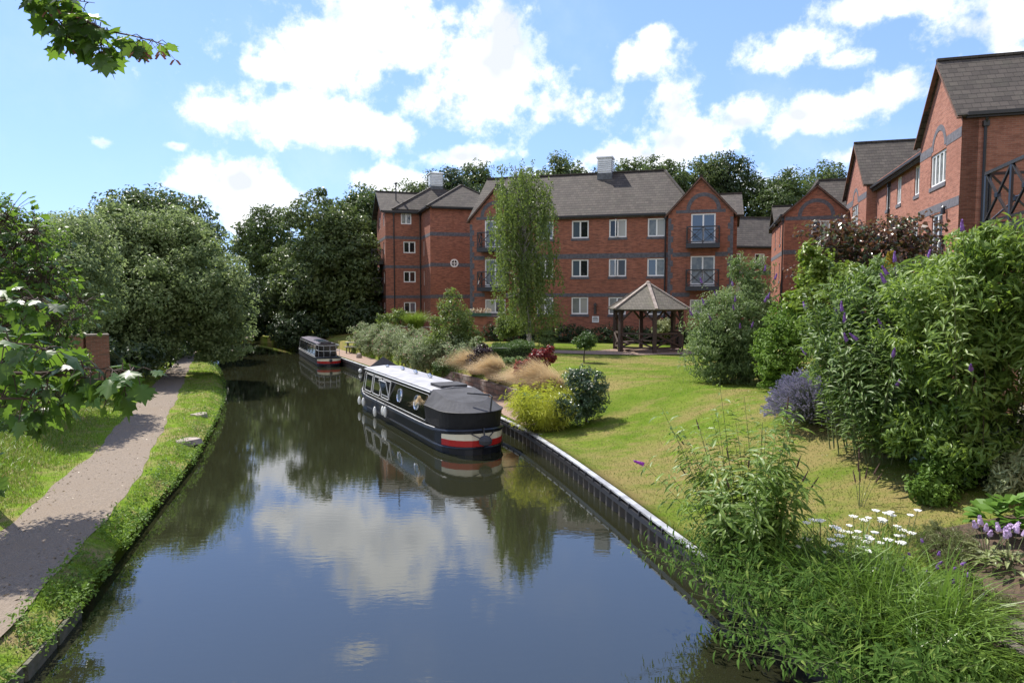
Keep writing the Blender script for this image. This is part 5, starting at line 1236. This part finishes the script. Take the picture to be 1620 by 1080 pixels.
# ---------------------------------------------------------------- right-hand shrubs
def flowers_on(t, tips, n, rng, ln=.18, r=.026, m=None, droop=0.):
    for i in rng.choice(len(tips), n, replace=False): p, d = tips[i]; flower_spike(t, p, d + Vector((0, 0, -droop)), ln, r, m)
rngf = np.random.default_rng(77)
p = G(8.1, 24.0)
bl = [sb(1150, 520, 24, 62, 62, 1.6), sb(1185, 490, 24.3, 50, 50, 1.3), sb(1125, 560, 23.6, 42, 45, 1.1), sb(1180, 570, 23.6, 55, 42, 1.2), sb(1195, 440, 24.3, 22, 40, .5), sb(1165, 425, 24.3, 10, 30, .3)]
t = SH('butterfly_bush', 'large grey-green butterfly bush right of the gazebo', p, bl, L_BUD2, .15, 330, .3, 46, trunk_r=.05, limbs=16, tm='lance', droop=.45, core=.05)
t2, tips = stem_shrub('shoots', 'x', p, 44, 4.0, 1.6, .17, 75, L_BUD2, jit=.16, stem_r=.014, base_r=.7, bare=.1, droop=.5)
for ch in list(t2.children): ch.parent = t; ch.name = 'shoot' if ch.name.startswith('stems') else 'shoot_leaves'
bpy.data.objects.remove(t2); flowers_on(t, tips, 24, rngf, .22, .035, PURPLE)
t, _ = None, None
SH('philadelphus_shrub', 'lighter green arching shrub between the two butterfly bushes', G(9.3, 21.3), [sb(1240, 550, 21, 45, 55, 1.1), sb(1262, 510, 21, 45, 45, 1.1), sb(1225, 585, 20.6, 28, 35, .7)], L_WEED, .1, 220, .26, 40)
def lavender():
    rng = RNG(); base = G(7.55, 16.6); t = thing('lavender_bush', 'round lavender bush with pale purple spikes on the lawn edge', 'lavender', base); n = 2600; a = rng.uniform(0, 6.2832, n); el = np.arccos(rng.random(n) ** .8 * .98)
    d = np.stack([np.cos(a) * np.sin(el), np.sin(a) * np.sin(el), np.cos(el) * .95 + .1], 1); L = rng.uniform(.85, 1.2, n); rr = .12 * rng.random(n)
    s0 = np.array(base) + np.stack([np.cos(a) * rr, np.sin(a) * rr, np.zeros(n)], 1); e = s0 + nrm(d) * L[:, None] * 1.1
    V, F = [], []
    sd = nrm(np.cross(d, randdir(rng, n))) * .007
    V = np.stack([s0 - sd, s0 + sd, e + sd * .5, e - sd * .5], 1).reshape(-1, 3); F = (np.array([[0, 1, 2, 3]])[None] + (np.arange(n) * 4)[:, None, None]).reshape(-1, 4); np_mesh('stems', V, F, L_LAV, t)
    P = np.repeat(e, 3, 0) + rng.normal(size=(3 * n, 3)) * .015 - np.repeat(nrm(d), 3, 0) * rng.random((3 * n, 1)) * .12; g = leaf_geo(P, np.repeat(d, 3, 0), randdir(rng, 3 * n), .07, 'oval'); np_mesh('flowers', g[0], g[1], L_LAVF, t)
    n = 3000; P = np.array(base) + randdir(rng, n) * np.array([.8, .8, .55]) * rng.random((n, 1)) ** .4 + [0, 0, .45]; g = leaf_geo(P, randdir(rng, n) + [0, 0, .7], randdir(rng, n), .09, 'strip'); np_mesh('foliage', g[0], g[1], L_LAV, t)
lavender()
# the huge butterfly bush on the right: three overlapping plants
big = [('butterfly_bush', 'huge butterfly bush with purple flowers filling the right edge', G(8.6, 12.3), [sb(1560, 440, 11.8, 95, 75, 1.1), sb(1600, 395, 11.8, 75, 50, .9), sb(1490, 520, 12, 85, 75, 1.1), sb(1590, 540, 11.6, 70, 90, 1.0), sb(1500, 620, 12, 75, 65, 1.0), sb(1455, 470, 12.2, 60, 40, .8), sb(1530, 690, 11.8, 80, 45, .9), sb(1450, 680, 12.2, 50, 40, .7)], 360, 30),
       ('butterfly_bush', 'arching butterfly bush with purple flowers behind the lavender', G(7.6, 13.8), [sb(1380, 480, 14.2, 80, 60, 1.2), sb(1350, 560, 14, 70, 60, 1.1), sb(1420, 580, 13.5, 65, 60, 1.1), sb(1320, 520, 14.6, 40, 50, .8), sb(1390, 640, 13.4, 50, 45, .8), sb(1440, 440, 14, 60, 40, .9), sb(1430, 670, 12.9, 50, 40, .8), sb(1350, 610, 13.8, 40, 45, .7)], 320, 26)]
for nm, lab, p, bl, nc, nf in big:
    LB = L_BUD if p.x > 8 else L_BUD3
    t = SH(nm, lab, p, bl, LB, .18, nc, .3, 40, trunk_r=.04, limbs=44, tm='lance', droop=.3, core=.02, group='large butterfly bushes', shell=.35, up=.9)
    t2, tips = stem_shrub('shoots', 'x', p, 60, 4.5 if p.x > 8 else 4.0, 2.1 if p.x > 8 else 1.35, .18, 85, LB, jit=.2, stem_r=.014, base_r=1.0, bare=.1, droop=.2)
    for ch in list(t2.children): ch.parent = t; ch.name = 'shoot' if ch.name.startswith('stems') else 'shoot_leaves'
    bpy.data.objects.remove(t2); flowers_on(t, tips, nf, rngf, .2, .03, PURPLE)
p = G(11.6, 21.8); tree('copper_tree', 'small copper-leaved tree in front of the far gable', 'tree', p, [sb(1375, 390, 22, 85, 45, 1.6), sb(1310, 380, 22, 50, 40, 1.2), sb(1440, 375, 22, 50, 42, 1.2), sb(1290, 440, 22, 30, 50, .8), sb(1400, 420, 21.6, 70, 35, 1.2)], L_COPPER, .11, 230, .34, 22, trunk_r=.09, tm='round', core=.03, limbs=26, shell=.3)
SH('lime_shrub', 'yellow-green shrub below the copper-leaved tree', G(10.3, 20), [sb(1290, 410, 20, 22, 26, .5), sb(1330, 440, 20, 45, 28, .9), sb(1285, 460, 20, 35, 35, .8)], L_LIME, .12, 110, .24, 26, tm='round')
def conifer():
    rng = RNG(); p = Vector((at(1408, 430, 19).x, 19, 1.6)); t = thing('golden_conifer', 'slim golden conifer tip showing above the butterfly bushes', 'tree', p); top = at(1410, 402, 19); n = 2600; h = rng.random(n); H = top.z - p.z
    r = .42 * (1 - h) ** .7 + .02; a = rng.uniform(0, 6.28, n); P = np.stack([p.x + np.cos(a) * r, p.y + np.sin(a) * r, p.z + h * H], 1); D = np.stack([np.cos(a) * .5, np.sin(a) * .5, np.ones(n)], 1); g = leaf_geo(P, D, randdir(rng, n), .12, 'oval'); np_mesh('crown', g[0], g[1], L_GOLD, t)
    b = MB(); b.tube([p - Vector((0, 0, .2)), top], [.07, .01], 6); b.build('trunk', BARK, t)
conifer()
SH('dark_shrub', 'dark rounded shrub in the shade under the huge butterfly bush', G(9.6, 12.2), [sb(1510, 735, 12, 65, 50, .7), sb(1440, 650, 13, 45, 45, .7), sb(1555, 690, 12, 60, 55, .8)], L_LAUREL, .09, 180, .2, 40)
SH('leafy_shrub', 'sunlit small-leaved shrub at the lawn edge below the huge butterfly bush', G(8.3, 12.0), [sb(1500, 735, 11.6, 45, 32, .45), sb(1475, 770, 11.4, 36, 30, .4)], L_WEED, .08, 110, .13, 34)
SH('variegated_shrub', 'cream-edged variegated shrub at the right edge', G(8.9, 11.2), [sb(1608, 735, 11, 32, 34, .4), sb(1590, 765, 10.8, 22, 26, .35)], L_VARI, .13, 60, .15, 14, tm='lance')
def leafy_rosette(name, label, base, n, leaf, m, r, h, group=None, tm='round', cat='plant'):
    rng = RNG(); t = thing(name, label, cat, base, group); a = rng.uniform(0, 6.28, n); q = rng.random(n) ** .6; P = np.array(base) + np.stack([np.cos(a) * q * r, np.sin(a) * q * r, h * (1 - .6 * q) * rng.uniform(.5, 1.1, n)], 1)
    D = np.stack([np.cos(a), np.sin(a), rng.uniform(-.2, .7, n)], 1); N = np.stack([-np.cos(a) * .3, -np.sin(a) * .3, np.ones(n)], 1) + rng.normal(size=(n, 3)) * .2; g = leaf_geo(P, D, N, leaf * rng.uniform(.7, 1.2, n), tm); np_mesh('foliage', g[0], g[1], m, t); return t
leafy_rosette('elephant_ears', 'broad bright green leaves of a low plant at the right edge', on(1596, 845), 70, .24, L_BERG, .42, .62)
for lab, px, py in (('striped hosta with pale lilac flowers beside the raised bed', 1596, 905), ('smaller striped hosta left of the one by the raised bed', 1560, 890)):
    t = leafy_rosette('hosta', lab, on(px, py), 46, .22, L_VARI, .26, .28, 'hostas in the flower bed', tm='lance'); b0 = wloc(t)
    for k in range(8):
        d = Vector((rngf.normal() * .25, rngf.normal() * .25, 1)); e = b0 + d * .55; s_ = MB(); s_.tube([b0, b0 + d * .3, e], [.006, .005, .004], 4); st = s_.build('flower_stalk', STEM, t); flower_spike(st, e - d * .05, d, .12, .03, LILAC, 'flower')
for lab, px, py, r in (('low grey-green mound plant above the timber sleepers', 1545, 985, .42), ('soft green mound plant at the shaded lawn corner', 1490, 880, .5)):
    p = on(px, py); SH('mound_plant', lab, p, [(np.array(p) + [0, 0, .18], np.array([r, r * .9, .3]))], leaf_mat('mound_leaf', (.12, .15, .05), (.2, .22, .085), tr=.25), .055, 120, .09, 46, tm='strip', group='mound plants in the flower bed')
for lab, px, py in (('small dark leafy plant in bare soil above the timber sleepers', 1530, 1030), ('small green plant in the soil between mound and striped hosta', 1520, 935)):
    p = on(px, py); SH('bedding_plant', lab, p, [(np.array(p) + [0, 0, .1], np.array([.24, .22, .16]))], L_NETTLE, .06, 40, .08, 24, group='small plants in the flower bed', cat='plant')
SH('ground_plant', 'leafy green plant spilling along the bottom right edge', on(1560, 1075), [(np.array(on(1540, 1085)) + [0, 0, .12], np.array([.75, .5, .22]))], L_WEED, .07, 130, .12, 30)
# tall butterfly bush in front of the lawn
t, tips = stem_shrub('butterfly_bush', 'tall spindly butterfly bush leaning over the canal in front of the lawn', G(3.5, 10.0), 50, 2.85, .9, .2, 85, L_BUD, jit=.13, aim=(-.45, -.1, 0), stem_r=.011, base_r=.4, bare=.05, droop=.45, top_bias=.75)
for k, (p, d) in enumerate(tips):
    if k % 5 == 0: flower_spike(t, p, d, .2, .012, SPENT, 'spent_flower')
p, d = min(tips, key=lambda q: q[0].x + .4 * q[0].z); flower_spike(t, p, d + Vector((-.4, 0, -.3)), .17, .026, MAGENTA)
for lab, y, hh, ns in (('dark leafy bank plants hanging over the water below the tall butterfly bush', 9.6, .95, 60), ('dark leafy weeds spilling over the capping rail beside the long grass', 8.7, 1.0, 64), ('dark leafy weeds trailing to the water nearest the bridge', 7.8, .9, 60), ('dark leafy weeds at the very bottom edge over the water', 7.0, .85, 50)):
    stem_shrub('nettle_clump', lab, G(float(xr(y)) + .12, y), ns, hh, 1.05, .12, 46, L_NETTLE, jit=.14, stem_r=.007, base_r=.3, aim=(-.6, -.1, 0), zmin=.05, bare=.03, lean0=.3, group='leafy weeds over the canal edge')
for lab, x, y, n, h in (('big clump of long arching grass on the near bank', 4.35, 8.7, 1300, 1.05), ('arching grass clump to the right of the biggest clump', 4.85, 8.0, 900, 1.0), ('arching grass clump at the bottom edge in front of the white flowers', 4.45, 7.5, 1000, .95), ('arching grass clump just above the trailing weeds', 4.2, 9.4, 600, .8)):
    tuft('long_grass', lab, G(x, y), int(n * .62), h * 1.12, .95, .024, L_REED, 'long grass clumps on the near bank', r=.62, seg=5, cat='grass clump')
for lab, x, y, h in (('broad-bladed iris leaves standing upright in the long grass', 4.95, 7.5, 1.25), ('upright iris leaves nearer the canal in the long grass', 4.5, 8.1, 1.15)):
    tuft('iris', lab, G(x, y), 46, h, .25, .045, L_REED, 'iris plants in the long grass', r=.25, seg=5, cat='iris')
for lab, x, y, hh, ns in (('upright leafy weed stalks in the middle of the long grass', 4.7, 8.3, .95, 22), ('upright leafy weed stalks at the bottom edge amid the long grass', 4.75, 7.2, .9, 24), ('leafy weed stalks between the tall butterfly bush and the white flowers', 4.2, 9.7, .9, 22), ('leafy weed stalks between the long grass and the soil bed', 5.25, 8.2, .7, 20)):
    stem_shrub('meadow_weed', lab, G(x, y), ns, hh, .4, .11, 44, L_WEED, jit=.06, stem_r=.006, base_r=.35, bare=.1, cat='plant', group='leafy weeds in the long grass', droop=.1)
def yarrow(lab, x, y, nh, sp):
    rng = RNG(); base = G(x, y); t = thing('white_yarrow', lab, 'flowers', base, 'white flowers on the near bank')
    for k in range(nh):
        a = rng.uniform(0, 6.28); r = sp * rng.random() ** .5; h = rng.uniform(.55, 1.0); s0 = base + Vector((math.cos(a) * r * .4, math.sin(a) * r * .4, 0)); e = base + Vector((math.cos(a) * r, math.sin(a) * r, h))
        b = MB(); b.tube([s0, s0.lerp(e, .6) + Vector((0, 0, .05)), e], [.006, .005, .004], 4); st = b.build('stem', STEM, t)
        f = MB()
        for j in range(16):
            a2 = 2.4 * j; rr = .013 * math.sqrt(j) * (.8 + .5 * ((k * 7) % 5) / 4); c = e + Vector((math.cos(a2) * rr, math.sin(a2) * rr, .012 - rr * .15)); f.lathe(c, [(.004, -.008), (.011, .0), (.009, .007), (.003, .009)], 6)
        f.build('flower_head', WHITEF, st)
    n = 500; P = np.array(base) + rng.normal(size=(n, 3)) * [sp * .5, sp * .5, 0] + np.stack([np.zeros(n), np.zeros(n), rng.random(n) * .7], 1); g = leaf_geo(P, randdir(rng, n) + [0, 0, .4], randdir(rng, n), .09, 'strip'); np_mesh('foliage', g[0], g[1], L_WEED, t)
for lab, px, py, nh in (('white flower heads nearest the tall butterfly bush', 1300, 845, 14), ('dense white flower heads in the middle of the bank', 1365, 838, 15), ('white flower heads nearest the shaded lawn corner', 1415, 835, 12), ('scattered white flower heads lower in the long grass', 1390, 868, 9)):
    p = gp(px, py, 2.0); p = gp(px, py, float(zR(p.x, p.y)) + .85); yarrow(lab, p.x, p.y, nh, .3)
for k, (lab, px, py) in enumerate((('thin blue-violet flowers between white flowers and hosta', 1460, 870), ('thin blue-violet flowers lower beside the mound plant', 1475, 915))):
    p = on(px, py + 60); t, tips = stem_shrub('violet_flowers', lab, p, 16, .6, .4, .06, 16, L_WEED, tm='strip', cat='flowers', group='thin violet flowers', stem_r=.004, base_r=.2)
    for pp, d in tips[:10]: flower_spike(t, pp, d, .06, .018, PURPLE, 'flower')
t, tips = stem_shrub('dock_plant', 'dry brown seed stalks standing behind the white flowers', on(1362, 800), 7, 1.0, .3, .05, 8, L_TAN, tm='strip', cat='plant', stem_r=.006, base_r=.12)
for pp, d in tips: flower_spike(t, pp - d * .15, d, .22, .014, SPENT, 'seed_head')

def bunch():
    rng = RNG(); p = B1(-.99, 2.75, 1.42); t = thing('dried_bunch', 'dried straw bunch hanging on the black cabin side beside the rear porthole', 'dried flowers', p, None); n = 150
    roots = np.tile(np.array(p), (n, 1)) + rng.normal(size=(n, 3)) * [.02, .05, .02]; V, F = blade_geo(roots, .42, .7, .012, rng, 3); V[:, 2] = 2 * p.z - V[:, 2] + .18 * (V[:, 2] - p.z); np_mesh('straw', V, F, L_TAN, t)
bunch()
# ---------------------------------------------------------------- near sycamore branches
def sycamore(name, label, paths, leaf, nl, spread, keys=0, m=L_SYC, extra=()):
    rng = RNG(); t = thing(name, label, 'tree branch', paths[0][0][0]); b = MB(); P, D, N, S_ = [], [], [], []
    for pts, r in paths:
        pts = [Vector(p) for p in pts]; b.tube(pts, [r * (1 - .8 * k / (len(pts) - 1)) for k in range(len(pts))], 6); A = np.array([list(p) for p in pts])
        for k in range(nl):
            f = (.12 + .88 * rng.random()) * (len(pts) - 1); i = min(int(f), len(pts) - 2); q0 = A[i] + (A[i + 1] - A[i]) * (f - i); o = randdir(rng, 1)[0] * spread * rng.uniform(.4, 1.1); o[2] -= .02
            q1 = q0 + o; b.tube([q0, (q0 + q1) / 2 + [0, 0, .02], q1], [.0035, .0025, .002], 4); P.append(q1); D.append(o / spread + [0, 0, -.35]); N.append(np.array([0, 0, 1]) + rng.normal(size=3) * .42); S_.append(leaf * rng.uniform(.6, 1.2))
    b.build('branch', TWIG, t); g = leaf_geo(np.array(P), np.array(D), np.array(N), np.array(S_), 'palm'); np_mesh('leaves', g[0], g[1], m, t, smooth=True)
    for k in range(keys):
        pts, r = paths[rng.integers(len(paths))]; A = Vector(pts[-1]).lerp(Vector(pts[-2]), rng.random()); c = A + Vector((rng.normal() * .05, rng.normal() * .05, -.05 - .06 * rng.random())); kb = MB(); kb.tube([A, c], [.0015, .0015], 3)
        for s_ in (-1, 1): kb.slab([c, c + Vector((s_ * .02, .004, -.005)), c + Vector((s_ * .038, .006, -.03)), c + Vector((s_ * .026, .004, -.034))], .003)
        kb.build('seed_keys', mat('seed_key', col=(.2, .07, .04), rough=.6), t)
Yb = 4.4; A = lambda px, py, Y=Yb: at(px, py, Y)
sycamore('sycamore_branch', 'sycamore branch with seed keys hanging from the top left corner', [([A(30, -60), A(75, 5), A(130, 30), A(165, 48), A(215, 58), A(265, 72)], .012), ([A(75, 5), A(92, 30), A(108, 55), A(116, 68)], .006), ([A(130, 30), A(158, 60), A(162, 80)], .005), ([A(20, -40), A(70, -5), A(150, 5)], .008)], .118, 20, .085, keys=18)
Yc = 3.1; A = lambda px, py, Y=Yc: at(px, py, Y)
sycamore('sycamore_branch', 'large-leaved sycamore branch reaching in from the left edge over the verge', [([A(-160, 620), A(-40, 590), A(60, 590), A(140, 598), A(212, 612)], .014), ([A(-120, 560), A(-20, 540), A(50, 545), A(90, 560)], .008), ([A(-120, 660), A(0, 630), A(60, 630), A(110, 622)], .008), ([A(60, 590), A(150, 582), A(222, 590)], .006)], .1, 26, .1)
A = lambda px, py, Y=4.3: at(px, py, Y)
sycamore('sycamore_branch', 'shaded sycamore branch behind the large-leaved one at the left edge', [([A(-120, 560), A(-20, 545), A(60, 550), A(110, 570)], .012), ([A(-120, 500), A(-20, 480), A(40, 470), A(70, 478)], .01), ([A(-120, 620), A(-20, 600), A(60, 605), A(120, 610)], .01), ([A(-120, 680), A(-30, 650), A(30, 640), A(60, 650)], .01), ([A(-120, 760), A(-70, 745), A(-30, 752)], .008)], .105, 48, .17)
A = lambda px, py, Y=6.5: at(px, py, Y)
sycamore('sycamore_branch', 'sunlit sycamore sprays rising above the shaded branch at the left', [([A(-60, 540), A(20, 480), A(80, 470), A(140, 480)], .012), ([A(-60, 450), A(10, 400), A(45, 375), A(60, 365)], .012), ([A(-40, 520), A(60, 510), A(120, 505)], .01), ([A(-60, 430), A(30, 430), A(90, 425)], .01), ([A(-60, 380), A(-10, 360), A(20, 340)], .01), ([A(-40, 480), A(40, 450), A(90, 445)], .01)], .068, 130, .3)

# ---------------------------------------------------------------- grass and weeds
def scatter(side, n, y0, y1, dmin, dmax, rng, pw=1.0):
    # denser near the camera
    u = rng.random(n); y = (y0 ** (1 - 1.2) + u * (y1 ** (1 - 1.2) - y0 ** (1 - 1.2))) ** (1 / (1 - 1.2)); d = dmin + (dmax - dmin) * rng.random(n) ** pw
    x = xr(y) + d if side > 0 else xl(y) - d
    return np.stack([x, y, zR(x, y) if side > 0 else zL(x, y)], 1)
rng = RNG(); P = scatter(-1, 150000, 5.5, 60, .05, 9, rng); keep = (P[:, 0] > pathx(PR, P[:, 1]) + .05 * rng.normal(size=len(P)) + .03) | (P[:, 0] < pathx(PL, P[:, 1]) - .03 + .08 * rng.normal(size=len(P))); P = P[keep]
ed = np.minimum(np.abs(P[:, 0] - pathx(PR, P[:, 1])), np.abs(P[:, 0] - pathx(PL, P[:, 1])))
nzz = np.sin(P[:, 1] * 1.3) + np.sin(P[:, 1] * 3.1 + P[:, 0] * 2) + .6 * np.sin(P[:, 0] * 5.3 + P[:, 1] * .7); P = P[(ed > .22 + .22 * nzz) | (rng.random(len(P)) < .25)]
d = xl(P[:, 1]) - P[:, 0]; far = P[:, 0] < pathx(PL, P[:, 1]); hh = np.where(far, .10 + .25 * ss(.2, 2.0, pathx(PL, P[:, 1]) - P[:, 0]), .07 + .05 * rng.random(len(P)))
V, F = blade_geo(P, hh, .6, .014 + .0007 * 0, rng, 2); tag(np_mesh('grass', V, F, L_GRASS), kind='stuff')['label'] = 'grass blades on the towpath verge'
P = scatter(-1, 15000, 5.2, 55, -.14, .42, rng, 1.5); ck = np.sin(P[:, 1] * 2.1) + np.sin(P[:, 1] * 5.3 + 1) + rng.normal(size=len(P)) * .6; P = P[ck > -.3]; P[:, 2] += rng.random(len(P)) * .26 - .04
g = leaf_geo(P, randdir(rng, len(P)) * [1, 1, .6], nrm(rng.normal(size=P.shape) * .6 + [.3, 0, 1]), .06 * rng.uniform(.5, 1.4, len(P)), 'oval'); tag(np_mesh('weeds', *g, L_WEED), kind='stuff')
P = scatter(1, 170000, 5.5, 42, .12, 16, rng); keep = ~((P[:, 1] > 21.6) & (P[:, 0] - xr(P[:, 1]) < 2.0)); P = P[keep]
P = P[~((P[:, 1] > bed[-1].y) & (P[:, 1] < bed[0].y) & (P[:, 0] > bedx(P[:, 1])))]
gyy = np.interp(P[:, 0], gx, gy); gww = np.interp(P[:, 0], gx, gw); P = P[np.abs(P[:, 1] - gyy) > gww]
V, F = blade_geo(P, .035, .5, .012, rng, 1); tag(np_mesh('lawn_blades', V, F, leaf_mat('lawn_blade', (.085, .145, .015), (.135, .185, .027), tr=.25, odd=(.26, .2, .09), oddamt=.18)), kind='stuff')

P = scatter(-1, 5000, 6, 45, .5, 6, rng); P = P[(P[:, 0] > pathx(PL, P[:, 1])) & (P[:, 0] < pathx(PR, P[:, 1]))]; ce = np.minimum(P[:, 0] - pathx(PL, P[:, 1]), pathx(PR, P[:, 1]) - P[:, 0]); P = P[rng.random(len(P)) < np.exp(-ce * 2.2) + .05]; P[:, 2] = np.maximum(P[:, 2], .45) + .012
g = leaf_geo(P, randdir(rng, len(P)) * [1, 1, .1], nrm(rng.normal(size=P.shape) * .25 + [0, 0, 1]), .05 * rng.uniform(.5, 1.5, len(P)), 'oval'); tag(np_mesh('leaf_litter', *g, leaf_mat('dry_litter', (.16, .1, .05), (.26, .19, .1), tr=.1)), kind='stuff')
for lab, bx, by, y2 in (('dark mooring rope from the hooded stern of the black narrowboat to the bank', .9, .9, 20.2), ('dark mooring rope from the bow of the black narrowboat to the quay', .6, 11.2, 31.5)):
    a = B1(bx, by, .72); c = Vector((float(xr(y2)) + .12, y2, .5)); b = MB(); b.tube([a, a.lerp(c, .35) - Vector((0, 0, .06)), a.lerp(c, .7) - Vector((0, 0, .06)), c], .016, 6); o = b.build('mooring_rope', ROPE); tag(o, lab, 'rope', 'mooring ropes of the black narrowboat')
